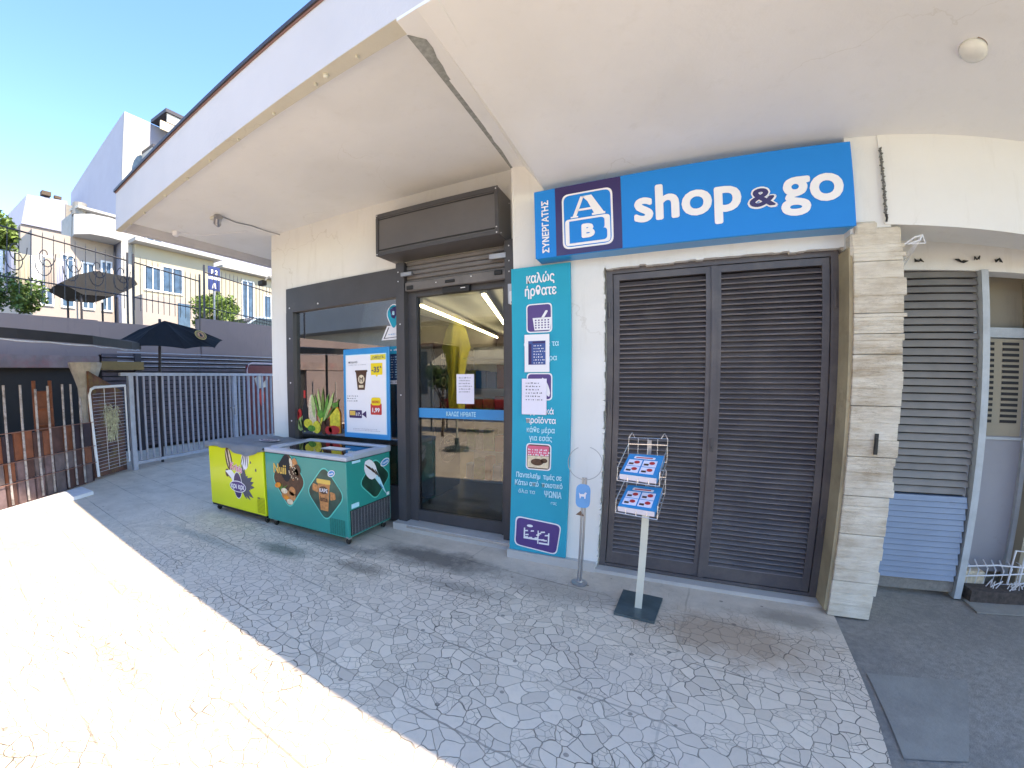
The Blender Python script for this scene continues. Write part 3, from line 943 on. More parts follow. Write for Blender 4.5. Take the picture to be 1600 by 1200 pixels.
# shutter housing
mb = MB()
mb.bbox(-2.585, -1.262, 3.60, 3.955, 2.895, 3.335, .006, 1)
hb = mb.build('shutter_box', pm('box_grey', (0.115, 0.108, 0.112), 0.35, 0.2, 0.12, 2), B)
mb = MB()
mb.box(-2.585, -1.262, 3.592, 3.600, 3.29, 3.335)
mb.box(-2.585, -1.262, 3.590, 3.600, 2.895, 2.93)
mb.box(-2.585, -2.555, 3.588, 3.60, 2.93, 3.29); mb.box(-1.292, -1.262, 3.588, 3.60, 2.93, 3.29)
mb.build('box_trim', 'anthracite', hb)
mb = MB(); mb.box(-2.55, -1.30, 3.594, 3.602, 2.945, 2.957); mb.box(-2.55, -1.30, 3.594, 3.602, 3.27, 3.278); mb.build('box_groove', 'darkgap', hb)
mb = MB()
for (x, y, z) in ((-1.28, 3.585, 2.96), (-1.28, 3.585, 2.91), (-1.28, 3.585, 3.31), (-2.57, 3.585, 3.32), (-2.57, 3.585, 2.91)):
    mb.lathe(0, 0, [(0.006, 0), (0.004, .005)], 8, Matrix.Translation((x, y + .004, z)) @ Matrix.Rotation(pi / 2, 4, 'X'))
for (y, z) in ((3.65, 2.92), (3.9, 2.93), (3.9, 3.28)):
    mb.lathe(0, 0, [(0.006, 0), (0.004, .005)], 8, Matrix.Translation((-1.262, y, z)) @ Matrix.Rotation(pi / 2, 4, 'Y'))
mb.build('rivet', 'white', hb)

# ---- louvred double door (part of the building)
mb = MB()
mb.box(-0.385, -0.335, 3.70, 3.79, 0.03, 2.495)
mb.box(1.135, 1.182, 3.70, 3.79, 0.03, 2.495)
mb.box(-0.335, 1.135, 3.70, 3.79, 2.455, 2.495)
mb.box(-0.335, 1.135, 3.705, 3.79, 0.03, 0.055)
lv = mb.build('louvred_door', 'louvre', B)
mb = MB(); mb.box(-.38, 1.18, 3.80, 3.82, .03, 2.49); mb.build('backing', 'darkgap', lv)
def leaf(x0, x1):
    mb = MB()
    mb.box(x0, x0 + .045, 3.712, 3.762, .06, 2.45)
    mb.box(x1 - .045, x1, 3.712, 3.762, .06, 2.45)
    mb.box(x0 + .045, x1 - .045, 3.714, 3.76, 2.40, 2.45)
    mb.box(x0 + .045, x1 - .045, 3.714, 3.76, .06, .16)
    z = .175
    ml = MB()
    while z < 2.39:
        a = radians(50) + random.uniform(-.05, .05)
        mt = Matrix.Translation((0, 3.735, z)) @ Matrix.Rotation(random.uniform(-.0015, .0015), 4, 'Y') @ Matrix.Rotation(a, 4, 'X')
        mb.box(x0 + .045, x1 - .045, -.023, .021, -.0025, .0025, mt)
        ml.box(x0 + .045, x1 - .045, -.0265, -.0225, -.004, .008, mt)
        z += .0385
    o = mb.build('door_leaf', 'louvre', lv)
    ml.build('slat_lit_lip', 'louvre_lit_edge', lv)
    return o
leaf(-0.330, 0.385)
leaf(0.398, 1.130)
mb = MB(); mb.box(0.375, 0.412, 3.700, 3.712, .06, 2.45); mb.build('cover_strip', 'louvre', lv)
mb = MB(); mb.box(0.392, 0.412, 3.690, 3.700, 1.06, 1.16); mb.lathe(0, 0, [(.008, 0), (.008, .02)], 10, Matrix.Translation((.402, 3.69, 1.09)) @ Matrix.Rotation(pi / 2, 4, 'X')); mb.build('lock', 'anthracite', lv)
mb = MB()
for x in (-.365, 1.16):
    for z in (.5, 1.3, 2.1):
        mb.lathe(x, 3.695, [(.009, z), (.009, z + .13)], 10)
mb.build('hinge', 'louvre', lv)

# ---- inside the shop
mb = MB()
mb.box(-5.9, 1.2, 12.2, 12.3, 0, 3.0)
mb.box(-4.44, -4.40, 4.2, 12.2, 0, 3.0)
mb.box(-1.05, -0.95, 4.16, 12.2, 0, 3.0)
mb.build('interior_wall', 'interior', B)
mb = MB(); mb.box(-4.38, -2.62, 4.5, 4.55, 2.02, 2.94); mb.box(-4.38, -4.30, 4.3, 4.5, .1, 2.94); mb.box(-3.93, -3.78, 4.9, 5.05, .07, 2.94); mb.build('reflection_panel', 'postgrey', B)  # pale boxes added in place of the band and columns reflected in the glass
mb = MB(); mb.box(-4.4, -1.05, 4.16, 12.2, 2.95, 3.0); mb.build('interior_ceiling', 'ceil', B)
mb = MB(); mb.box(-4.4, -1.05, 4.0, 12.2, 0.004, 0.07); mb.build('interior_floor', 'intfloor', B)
def tube_lamp(x0, y0, x1, y1, label):
    t = thing('ceiling_light', label, 'ceiling light', ((x0 + x1) / 2, (y0 + y1) / 2, 2.9), 'lamps inside the shop')
    mb = MB(); d = Vector((x1 - x0, y1 - y0, 0)).normalized(); n = Vector((-d.y, d.x, 0)) * .04
    mb.prism([Vector((x0, y0, 2.86)) - n, Vector((x1, y1, 2.86)) - n, Vector((x1, y1, 2.86)) + n, Vector((x0, y0, 2.86)) + n], (0, 0, .09)); mb.build('lamp_housing', 'white', t)
    mb = MB(); mb.tube([(x0, y0, 2.84), (x1, y1, 2.84)], .02, 8); mb.build('lamp_tube', 'tube', t)
tube_lamp(-3.53, 6.14, -4.28, 11.9, 'long lit tube lamp seen through the left half of the door glass')
tube_lamp(-2.30, 5.83, -3.13, 9.17, 'lit tube lamp seen through the top right of the door glass')
# upright cooler
c = thing('drinks_cooler', 'tall drinks cooler with grey front and black lettered side inside the shop door', 'cooler', (-2.8, 5.0, .07))
mb = MB(); mb.bbox(-3.12, -2.535, 4.74, 5.50, .12, 2.08, .015); mb.build('cooler_body', pm('cooler_black', (0.02, 0.025, 0.03), 0.3), c)
mb = MB(); mb.box(-3.10, -2.55, 4.70, 4.735, .15, 2.05); mb.build('cooler_door', pm('cooler_grey', (0.30, 0.36, 0.38), 0.35), c)
mb = MB(); mb.box(-3.05, -2.6, 4.80, 5.4, .07, .12); mb.build('foot', 'black', c)
Fc = sidex(-2.533)
text('ΣΕΙΣ DOLCE', 'cream', c, Fc, 5.05, .95, .20, 1.0, 'LEFT', .003, rot=pi / 2)
flat('emblem', [ell(5.12, .70, .27, .19)], 'cream', c, Fc, .001)
flat('emblem', [ell(5.12, .70, .255, .175)], 'darkgap', c, Fc, .0025)
text('ice', 'cream', c, Fc, 5.12, .77, .09, .28, 'CENTER', .002, lift=.005)
text('coffee', 'cream', c, Fc, 5.12, .68, .09, .42, 'CENTER', .002, lift=.005)
text('drinks', 'cream', c, Fc, 5.12, .59, .08, .3, 'CENTER', .002, lift=.005)
# shelving with goods
def shelf_unit(x0, x1, y0, y1, label, seed):
    t = thing('shelf_unit', label, 'shelf', ((x0 + x1) / 2, y0, .07))
    mb = MB()
    for z in (.12, .55, 1.0, 1.45, 1.9):
        mb.box(x0, x1, y0, y1, z, z + .03)
    mb.box(x0, x1, y1, y1 + .03, .07, 2.1)
    mb.build('shelf', 'whitepaint', t)
    rnd = random.Random(seed)
    cols = (('red', 'red'), ('red', 'red'), ('lemon', 'yellow'), ('leafgreen', 'green'), ('blue', 'blue'), ('cream', 'cream'), ('orange', 'orange'))
    for z, sn in ((.15, 'bottom'), (.58, 'second'), (1.03, 'third'), (1.48, 'top')):
        x = x0 + .03
        while x < x1 - .12:
            w = rnd.uniform(.10, .17)
            mt, cn = rnd.choice(cols)
            mb = MB(); mb.bbox(x, x + w, y0 + .03, y0 + .2, z, z + rnd.uniform(.2, .36), .008, 1)
            tag(mb.build('packet', mt), cn + ' packet on the ' + sn + ' shelf behind the door glass', 'packet', 'packets on the shelves inside the shop')
            x += w + .012
    return t
shelf_unit(-2.60, -1.72, 5.75, 6.15, 'shelf of coloured packets at the back of the shop behind the door glass', 3)
t = thing('bread_rack', 'white wire rack with long baskets standing behind the shop window', 'rack', (-3.7, 4.6, .07))
for z in (.9, 1.25, 1.60):
    mb = MB()
    for y in (4.4, 4.6, 4.8):
        mb.tube([(-4.05, y, z), (-3.3, y, z)], .006, 5)
    for x in [-4.05 + .15 * i for i in range(6)]:
        mb.tube([(x, 4.4, z + .14), (x, 4.42, z), (x, 4.8, z), (x, 4.8, z + .14)], .005, 5)
    mb.tube([(-4.05, 4.4, z + .14), (-3.3, 4.4, z + .14)], .008, 5)
    mb.box(-4.05, -3.3, 4.42, 4.80, z - .02, z - .01)
    mb.build('basket', 'whitepaint', t)
mb = MB()
for x in (-4.08, -3.27):
    mb.tube([(x, 4.8, .07), (x, 4.8, 2.0)], .015, 6)
mb.build('rack_post', 'steel', t)

# ------------------------------------------------------------ big sign
c = thing('shop_sign', 'long bright blue light-box sign with white shop name above the louvred doors', 'sign', (0.15, 3.5, 2.58))
mb = MB(); mb.bbox(-0.905, 1.215, 3.475, 3.66, 2.585, 3.145, .006, 1); mb.build('sign_case', 'signside', c)
mb = MB(); mb.box(-0.905, 1.215, 3.466, 3.474, 2.587, 3.143); mb.build('sign_face', 'signblue', c)
Fs = front(3.466)
flat('sign_panel', [rect(-.735, 2.589, -.238, 3.141)], 'navy', c, Fs, .001)
flat('sign_panel', [rrect(-.682, 2.632, -.30, 3.072, .055)], 'white', c, Fs, .003)
flat('sign_panel', [rrect(-.668, 2.646, -.314, 3.058, .048)], 'signblue', c, Fs, .005)
flat('emblem', [rrect(-.660, 2.653, -.322, 2.865, .03)], 'white', c, Fs, .0066)
def slab_A(fr, u0, u1, v0, v1, lift):
    w, h = u1 - u0, v1 - v0
    P = lambda a, b: (u0 + a * w, v0 + b * h)
    polys = [[P(0, 0), P(.22, 0), P(.22, .07), P(.17, .07), P(.40, 1), P(.30, 1), P(.06, .07), P(0, .07)],
             [P(.34, 1), P(.62, 1), P(.96, .10), P(1, .10), P(1, 0), P(.62, 0), P(.62, .10), P(.68, .10), P(.50, .72)],
             [P(.20, .30), P(.62, .30), P(.59, .40), P(.23, .40)]]
    flat('emblem', polys, 'white', c, fr, lift)
slab_A(Fs, -.615, -.355, 2.872, 3.035, .0082)
def bigB(u0, u1, v0, v1, lift, mt):
    w, h = u1 - u0, v1 - v0
    flat('emblem', [rect(u0, v0, u0 + .34 * w, v1)], mt, c, Fs, lift)
    flat('emblem', [rounded([(u0 + .2 * w, v0), (u1, v0), (u1, v0 + .52 * h), (u0 + .2 * w, v0 + .52 * h)], .03)], mt, c, Fs, lift + .0003)
    flat('emblem', [rounded([(u0 + .2 * w, v0 + .48 * h), (u1 - .06 * w, v0 + .48 * h), (u1 - .06 * w, v1), (u0 + .2 * w, v1)], .03)], mt, c, Fs, lift + .0006)
bigB(-.628, -.345, 2.672, 2.848, .0082, 'signblue')
text('B', 'white', c, Fs, -.485, 2.712, .135, .10, 'CENTER', .010, lift=.0105)
text('ΣΥΝΕΡΓΑΤΗΣ', 'white', c, Fs, -.793, 2.625, .072, .43, 'LEFT', .0022, rot=pi / 2)
text('shop', 'white', c, Fs, -.150, 2.775, .355, .70, 'LEFT', .0105)
text('&', 'white', c, Fs, .585, 2.770, .185, .185, 'LEFT', .013)
text('&', 'navy', c, Fs, .597, 2.775, .17, .158, 'LEFT', .0055, lift=.006)
text('go', 'white', c, Fs, .785, 2.775, .355, .37, 'LEFT', .0105)

# ------------------------------------------------------------ welcome panel
c = thing('welcome_panel', 'tall cyan printed panel with welcome text between the glass door and louvred doors', 'sign', (-0.91, 3.62, 0.07))
mb = MB(); mb.box(-1.16, -0.655, 3.605, 3.637, 0.078, 2.565); mb.build('panel_board', 'cyan', c)
Fp = front(3.605)
text('καλώς', 'white', c, Fp, -.905, 2.425, .115, .24, 'CENTER', .0022)
text('ήρθατε', 'white', c, Fp, -.905, 2.315, .115, .27, 'CENTER', .0022)
def icon(u0, v0, u1, v1, inner='purple'):
    flat('icon', [rrect(u0, v0, u1, v1, .035)], 'white', c, Fp, .001)
    flat('icon', [rrect(u0 + .01, v0 + .01, u1 - .01, v1 - .01, .03)], inner, c, Fp, .0025)
icon(-1.03, 2.0, -.81, 2.245)
polys = []
bk = [[(-.975, 2.125), (-.815, 2.125), (-.825, 2.02), (-.96, 2.02)]]
flat('icon', bk, 'white', c, Fp, .004)
for i in range(5):
    for j in range(4):
        u, v = -.955 + i * .027, 2.035 + j * .021
        polys.append(rect(u, v, u + .013, v + .011))
flat('icon', polys, 'purple', c, Fp, .0055)
flat('icon', [[(-.88, 2.12), (-.845, 2.175), (-.85, 2.185), (-.865, 2.182), (-.905, 2.12)]], 'white', c, Fp, .004)
text('ανάμεσα τα', 'cyan_l', c, Fp, -.905, 1.885, .065, .30, 'CENTER', .001)
text('κάθε μέρα', 'cyan_l', c, Fp, -.905, 1.765, .065, .27, 'CENTER', .001)
icon(-1.03, 1.43, -.81, 1.66)
flat('icon', [lens_shape(-.865, 1.54, .05, .17, .35), lens_shape(-.90, 1.52, .035, .12, -.6)], 'white', c, Fp, .004)
text('φρεσκά', 'white', c, Fp, -.905, 1.315, .07, .22, 'CENTER', .0015)
text('προϊόντα', 'white', c, Fp, -.905, 1.235, .07, .26, 'CENTER', .0015)
text('κάθε μέρα', 'cyan_l', c, Fp, -.905, 1.155, .066, .245, 'CENTER', .0012)
text('για εσάς', 'cyan_l', c, Fp, -.905, 1.085, .066, .20, 'CENTER', .0012)
icon(-1.03, .83, -.81, 1.06, 'choc')
flat('icon', [rect(-1.015, .955, -.83, 1.04)], 'pink', c, Fp, .004)
flat('icon', [rect(-1.015, .85, -.83, .952)], 'cream', c, Fp, .004)
flat('icon', [ell(-.93, .90, .055, .03), ell(-.87, .915, .03, .02)], 'choc', c, Fp, .0055)
words(Fp, c, -1.01, 1.0, -.835, 3, .022, .014, 'white', 12, .006)
text('Παντελεήμ  τιμές σε', 'cyan_l', c, Fp, -.915, .755, .062, .40, 'CENTER', .0016)
text('Κάτω από  ποιοτικό', 'cyan_l', c, Fp, -.915, .685, .062, .42, 'CENTER', .0016)
text('όλα τα', 'cyan_l', c, Fp, -1.09, .615, .05, .15, 'LEFT', .0006)
text('ΨΩΝΙΑ', 'cyan_l', c, Fp, -.86, .60, .075, .15, 'LEFT', .0016)
text('σας', 'cyan_l', c, Fp, -.80, .54, .04, .05, 'LEFT', .0006)
flat('icon', [rounded([(-1.115, .125), (-.73, .09), (-.70, .37), (-1.11, .40)], .05)], 'white', c, Fp, .001)
flat('icon', [rounded([(-1.103, .135), (-.738, .102), (-.71, .36), (-1.098, .388)], .045)], 'purple', c, Fp, .0025)
rnd = random.Random(5)
polys = [rect(-1.03, .20, -.90, .215), rect(-1.03, .20, -1.018, .30), rect(-.905, .17, -.895, .29), rect(-.89, .17, -.80, .185), rect(-.812, .17, -.80, .28)]
for k in range(15):
    u, v = -1.02 + rnd.random() * .19, .19 + rnd.random() * .09
    polys.append([(u, v), (u + .03, v + .004), (u + .028, v + .016), (u + .002, v + .012)])
polys.append(ell(-.975, .325, .028, .012, 12))
for i, q in enumerate(polys):
    flat('icon', [q], 'white', c, Fp, .004 + .00025 * i)

# ------------------------------------------------------------ papers
c = thing('paper_notice', 'white paper notice taped to the door glass above the blue band', 'notice', (-1.765, 3.94, 1.36), 'printed closing notices')
mb = MB(); mb.box(-1.86, -1.668, 3.948, 3.9495, 1.365, 1.662); mb.build('sheet', 'paper', c)
words(front(3.948), c, -1.83, 1.62, -1.69, 6, .028, .011, 'ink', 21, .001)
c = thing('paper_notice', 'white paper notice taped low over the cyan panel beneath the blue sheet', 'notice', (-.965, 3.60, 1.31), 'printed closing notices')
mb = MB(); mb.box(-1.07, -.855, 3.5905, 3.592, 1.308, 1.612); mb.build('sheet', 'paper', c)
words(front(3.5905), c, -1.035, 1.57, -.89, 6, .028, .011, 'ink', 22, .001)
c = thing('timetable_sheet', 'white sheet with printed blue opening-hours table taped on the cyan panel', 'notice', (-.935, 3.60, 1.67))
mb = MB(); mb.box(-1.045, -.832, 3.5905, 3.592, 1.668, 1.985); mb.build('sheet', 'white', c)
flat('table_print', [rect(-1.012, 1.73, -.864, 1.93)], pm('table_blue', (0.035, 0.09, 0.30), 0.5), c, front(3.5905), .001)
flat('table_print', [rect(-.975, 1.908, -.868, 1.926)], 'navy', c, front(3.5905), .0025)
words(front(3.5905), c, -.965, 1.885, -.87, 7, .024, .010, 'white', 23, .004)
flat('table_print', [rect(-1.008, 1.733, -.984, 1.905)], 'navy', c, front(3.5905), .0025)

# ------------------------------------------------------------ poster board in front of the window
c = thing('offer_poster', 'tall blue framed offer poster with minus 35 per cent tag behind the teal freezer', 'poster', (-2.94, 3.86, 0.96))
mb = MB(); mb.bbox(-3.262, -2.615, 3.855, 3.885, .955, 1.975, .006, 1); mb.build('poster_frame', 'blue', c)
Fq = front(3.853)
mb = MB(); mb.box(-3.215, -2.655, 3.851, 3.8545, 1.02, 1.90); mb.build('poster_print', 'white', c)
flat('poster_border', [rect(-3.222, 1.013, -3.214, 1.907), rect(-2.656, 1.013, -2.648, 1.907), rect(-3.214, 1.013, -2.656, 1.020), rect(-3.214, 1.90, -2.656, 1.907)], 'cyan_l', c, Fq, .0008)
Fq = front(3.851)
flat('yellow_tag', [rect(-2.86, 1.835, -2.655, 1.895)], 'lemon', c, Fq, .001)
text('ΠΑΓΩΤΑ', 'ink', c, Fq, -2.755, 1.85, .035, .15, 'CENTER', .001)
flat('yellow_tag', [[(-2.855, 1.67), (-2.79, 1.67), (-2.775, 1.645), (-2.76, 1.67), (-2.70, 1.67), (-2.70, 1.80), (-2.855, 1.80)]], 'yellow2', c, Fq, .001)
text('-35', 'ink', c, Fq, -2.845, 1.70, .085, .105, 'LEFT', .0025)
text('%', 'ink', c, Fq, -2.735, 1.745, .03, .025, 'LEFT', .001)
flat('cup_print', [[(-3.045, 1.505), (-2.945, 1.505), (-2.915, 1.71), (-3.07, 1.71)], rrect(-3.08, 1.705, -2.905, 1.728, .006)], 'choc', c, Fq, .001)
flat('cup_print', [ell(-2.99, 1.625, .045, .05)], 'cream', c, Fq, .003)
text('M', 'choc', c, Fq, -2.99, 1.60, .07, .05, 'CENTER', .002, lift=.005)
flat('cup_print', [rect(-3.025, 1.53, -2.96, 1.56)], 'cream', c, Fq, .0045)
text('παγωτό', 'ink', c, Fq, -3.175, 1.81, .035, .13, 'LEFT', .0003)
words(Fq, c, -3.175, 1.785, -2.93, 1, .02, .008, 'steel', 31, .001)
words(Fq, c, -3.20, 1.43, -3.05, 3, .028, .013, 'ink', 32, .001)
flat('bar_print', [rrect(-3.175, 1.185, -2.99, 1.275, .012), [(-2.99, 1.23), (-2.93, 1.27), (-2.925, 1.19)]], 'navy', c, Fq, .001)
flat('bar_print', [rect(-3.165, 1.215, -3.085, 1.265)], 'gold', c, Fq, .003)
words(Fq, c, -3.075, 1.235, -3.0, 2, .022, .014, 'white', 33, .003)
flat('price_tag', [rrect(-2.865, 1.23, -2.715, 1.355, .012)], 'red', c, Fq, .001)
flat('price_tag', [rrect(-2.855, 1.335, -2.725, 1.42, .03)], 'yellow2', c, Fq, .0025)
text('ΜΟΝΟ', 'red', c, Fq, -2.79, 1.36, .035, .10, 'CENTER', .001, lift=.005)
text('1,99', 'white', c, Fq, -2.79, 1.26, .065, .10, 'CENTER', .002, lift=.005)
words(Fq, c, -3.12, 1.06, -2.74, 2, .017, .008, 'steel', 34, .001)

# ------------------------------------------------------------ freezers
def caster(parent, x, y):
    mb = MB()
    mb.box(x - .022, x + .022, y - .022, y + .022, .055, .085)
    o = mb.build('caster', 'steel', parent)
    mb = MB()
    mb.lathe(0, 0, [(.028, -.012), (.034, -.008), (.034, .008), (.028, .012)], 16, Matrix.Translation((x, y, .035)) @ Matrix.Rotation(pi / 2, 4, 'Y'))
    mb.build('wheel', 'black', o)
def diamond(cu, cv, w, h, r=.07):
    return rounded([(cu - w / 2, cv), (cu, cv - h / 2), (cu + w / 2, cv), (cu, cv + h / 2)], r)

G = thing('chest_freezer', 'teal glass-topped ice cream freezer with diamond pictures, nearer the shop door', 'freezer', (-3.17, 3.43, 0))
mb = MB(); mb.bbox(-3.765, -2.585, 3.065, 3.80, .085, .845, .008, 2); gb = mb.build('cabinet', 'teal', G)
mb = MB()
mb.bbox(-3.775, -2.575, 3.055, 3.16, .848, .895, .012, 2)
mb.bbox(-3.775, -2.575, 3.72, 3.81, .848, .915, .012, 2)
mb.bbox(-3.775, -3.66, 3.16, 3.72, .849, .905, .010, 2)
mb.bbox(-2.69, -2.575, 3.16, 3.72, .849, .905, .010, 2)
mb.build('rim', 'freezer_rim', G)
mb = MB(); mb.box(-3.77, -2.58, 3.060, 3.805, .8455, .8485); mb.build('gasket', 'black', G)
mb = MB(); mb.prism([(-3.66, 3.16, .880), (-2.69, 3.16, .880), (-2.69, 3.72, .895), (-3.66, 3.72, .895)], (0, 0, .006)); mb.build('glass_lid', 'frzglass', G)
mb = MB(); mb.box(-3.66, -2.69, 3.16, 3.72, .40, .41); mb.box(-3.66, -3.65, 3.16, 3.72, .41, .85); mb.box(-2.70, -2.69, 3.16, 3.72, .41, .85); mb.build('tub', 'interior', G)
rnd = random.Random(2)
for mt, cn in (('caramel', 'brown'), ('cream', 'cream'), ('red', 'red'), ('blue', 'blue'), ('white', 'white')):
    for k in range(4):
        x, y = rnd.uniform(-3.55, -2.85), rnd.uniform(3.25, 3.6)
        mb = MB()
        mb.bbox(-.06, .06, -.03, .03, 0, .035, .01, 1)
        mt_ = Matrix.Translation((x, y, .66 + rnd.random() * .12)) @ Matrix.Rotation(rnd.random() * 3, 4, 'Z')
        for v in mb.bm.verts: v.co = mt_ @ v.co
        tag(mb.build('ice_cream_pack', mt), cn + ' ice cream pack under the glass lid of the teal freezer', 'ice cream', 'ice cream packs in the teal freezer')
mb = MB(); mb.box(-3.18, -2.88, 3.35, 3.50, .8935, .895, Matrix.Translation((0, 0, .001))); mb.build('lid_sticker', 'white', G)
for x in (-3.70, -2.64):
    for y in (3.13, 3.73):
        caster(G, x, y)
Ff = front(3.065)
Fx = sidex(-2.585)
# left diamond
flat('print', [diamond(-3.395, .575, .545, .66, .10)], 'teal_l', G, Ff, .0008)
flat('print', [diamond(-3.395, .578, .515, .625, .09)], 'choc', G, Ff, .002)
flat('print', [diamond(-3.42, .70, .30, .34, .06)], 'darkgap', G, Ff, .0032)
text('Nuii', 'gold', G, Ff, -3.62, .635, .145, .20, 'LEFT', .003, lift=.006)
flat('print', [lens_shape(-3.30, .70, .12, .25, -.15)], 'caramel', G, Ff, .0045)
flat('print', [ell(-3.30, .66, .07, .07), ell(-3.25, .70, .05, .06)], 'choc', G, Ff, .006)
flat('print', [lens_shape(-3.34, .77, .04, .10, .2)], 'cream', G, Ff, .0072)
rnd = random.Random(9)
flat('print', [ell(-3.30 + rnd.uniform(-.07, .07), .66 + rnd.uniform(-.07, .1), .008, .006, 8) for k in range(22)], 'cream', G, Ff, .0085)
flat('print', [ell(-3.40, .40, .11, .06, 14), ell(-3.34, .46, .05, .05, 14)], 'caramel', G, Ff, .0045)
flat('print', [[(-3.52, .44), (-3.545 + .03 * k, .50 + .015 * (k % 3)), (-3.50, .44)] for k in range(6)], 'leafgreen', G, Ff, .006)
flat('print', [lens_shape(-3.56, .50, .10, .06, .3), lens_shape(-3.43, .38, .09, .05, -.3)], 'orange', G, Ff, .0075)
flat('print', [ell(-3.46, .45, .05, .03, 14), ell(-3.38, .34, .05, .03, 14)], 'cream', G, Ff, .0085)
# middle diamond
flat('print', [diamond(-2.870, .500, .53, .60, .10)], 'teal_l', G, Ff, .0008)
flat('print', [diamond(-2.870, .500, .50, .565, .09)], pm('green_shine_print', (0.02, 0.09, 0.07), 0.3, var=0.9, nscale=3), G, Ff, .002)
flat('print', [[(-2.935, .325), (-2.835, .325), (-2.80, .615), (-2.965, .615)]], 'caramel', G, Ff, .004)
flat('print', [rrect(-2.975, .60, -2.79, .645, .012)], 'gold', G, Ff, .0055)
flat('print', [ell(-2.885, .535, .062, .04)], 'choc', G, Ff, .0055)
text('ΚΑΡΕ', 'white', G, Ff, -2.885, .515, .05, .11, 'CENTER', .0012, lift=.0075)
text('latte', 'choc', G, Ff, -2.885, .42, .07, .10, 'CENTER', .002, lift=.006)
flat('print', [rounded([(-2.80, .44), (-2.73, .46), (-2.735, .52), (-2.80, .53)], .015), rounded([(-3.04, .52), (-2.965, .50), (-2.965, .58), (-3.03, .59)], .015)], 'caramel', G, Ff, .0045)
flat('print', [ell(-2.775, .715, .050, .032, 18, .4)], 'white', G, Ff, .0045)
flat('print', [ell(-2.775, .715, .040, .024, 18, .4)], 'blue', G, Ff, .006)
text('Nestlé', 'white', G, Ff, -2.775, .705, .026, .06, 'CENTER', .001, lift=.008, rot=.3)
# side diamond
flat('print', [diamond(3.525, .595, .56, .46, .08)], 'teal_l', G, Fx, .0008)
flat('print', [diamond(3.525, .595, .53, .43, .08)], 'darkgreen', G, Fx, .002)
flat('print', [[(3.34, .74), (3.50, .62), (3.72, .385), (3.54, .70), (3.45, .79)]], 'cyan_l', G, Fx, .004)
flat('print', [lens_shape(3.44, .71, .17, .26, .75)], 'white', G, Fx, .0055)
flat('print', [lens_shape(3.40 + .05 * k, .74 - .03 * k, .018, .13, .95 - .1 * k) for k in range(4)], 'choc', G, Fx, .007)
flat('print', [lens_shape(3.62, .50, .015, .09, .75)], 'blue', G, Fx, .007)
flat('print', [ell(3.70, .745, .085, .04, 18, .2)], 'white', G, Fx, .004)
flat('print', [ell(3.70, .745, .070, .03, 18, .2)], 'blue', G, Fx, .0055)
text('Nestlé', 'white', G, Fx, 3.70, .735, .032, .10, 'CENTER', .001, lift=.008, rot=.2)
flat('label', [rect(3.15, .815, 3.28, .84), rect(3.12, .375, 3.24, .42)], 'cyan_l', G, Fx, .002)
flat('label', [rect(3.72, .375, 3.77, .41), rect(3.70 + .09, .375, 3.74 + .05, .41)], 'white', G, Fx, .002)
# grilles
mb = MB()
mb.box(-2.587, -2.580, 3.10, 3.78, .105, .36)
sg = mb.build('side_grille', 'black', G)
mb = MB()
for k in range(26):
    z = .112 + k * .0096
    mb.tube([(-2.577, 3.11, z), (-2.577, 3.77, z)], .0016, 4)
for k in range(14):
    y = 3.11 + k * .0507
    mb.tube([(-2.575, y, .11), (-2.575, y, .355)], .0022, 4)
mb.build('wire', 'steel', sg)
mb = MB()
for k in range(13):
    for j in range(7):
        z = .105 + k * .0125
        x = -2.82 + j * .029
        mb.box(x, x + .02, 3.0605, 3.0645, z, z + .005)
mb.build('vent', pm('vent_teal_dark', (0.0, 0.13, 0.10), 0.5), G)
mb = MB(); mb.box(-2.62, -2.588, 3.062, 3.0645, .09, .10); mb.build('edge_trim', 'steel', G)

Yf = thing('chest_freezer', 'lime yellow chest freezer under a grey fabric cover, nearer the gate', 'freezer', (-4.33, 3.43, 0))
mb = MB(); mb.bbox(-4.865, -3.795, 3.06, 3.76, .10, .84, .008, 2); mb.build('cabinet', 'yellow', Yf)
mb = MB(); mb.bbox(-4.872, -3.788, 3.055, 3.77, .843, .885, .01, 2); mb.build('rim', 'freezer_rim', Yf)
mb = MB(); mb.box(-4.86, -3.80, 3.07, 3.75, .075, .10); mb.build('underframe', 'black', Yf)
for x in (-4.80, -3.86):
    for y in (3.13, 3.70):
        caster(Yf, x, y)
Fy = front(3.06)
flat('print', [lens_shape(-4.44, .70, .13, .30, .22)], 'choc', Yf, Fy, .001)
flat('print', [lens_shape(-4.41, .70, .03, .26, .25), lens_shape(-4.47, .71, .02, .22, .25)], 'cream', Yf, Fy, .0025)
flat('print', [lens_shape(-4.12, .72, .14, .26, -.25)], 'white', Yf, Fy, .001)
flat('print', [lens_shape(-4.12 + .03 * (k - 1.5), .74, .014, .2, -.45 + .15 * k) for k in range(4)], 'ink', Yf, Fy, .0025)
rnd = random.Random(17)
for k in range(11):
    a = -1.3 + k * .27
    rr = rnd.uniform(.14, .26)
    cx_, cz_ = -4.20, .44
    flat('splash_print', [[(cx_ + .10 * cos(a - .35), cz_ + .10 * sin(a - .35)), (cx_ + rr * .8 * cos(a - .06), cz_ + rr * .8 * sin(a - .06)), (cx_ + rr * cos(a + .1), cz_ + rr * sin(a + .1)), (cx_ + .10 * cos(a + .35), cz_ + .10 * sin(a + .35)), (cx_, cz_)]], 'ink', Yf, Fy, .001 + .00015 * k)
flat('splash_print', [ell(-3.93, .62, .012, .02, 8), ell(-3.90, .30, .015, .012, 8), ell(-4.02, .70, .01, .016, 8)], 'ink', Yf, Fy, .001)
flat('print', [ell(-4.48, .53, .04, .05, 14), ell(-4.42, .50, .03, .03, 12)], 'choc', Yf, Fy, .0028)
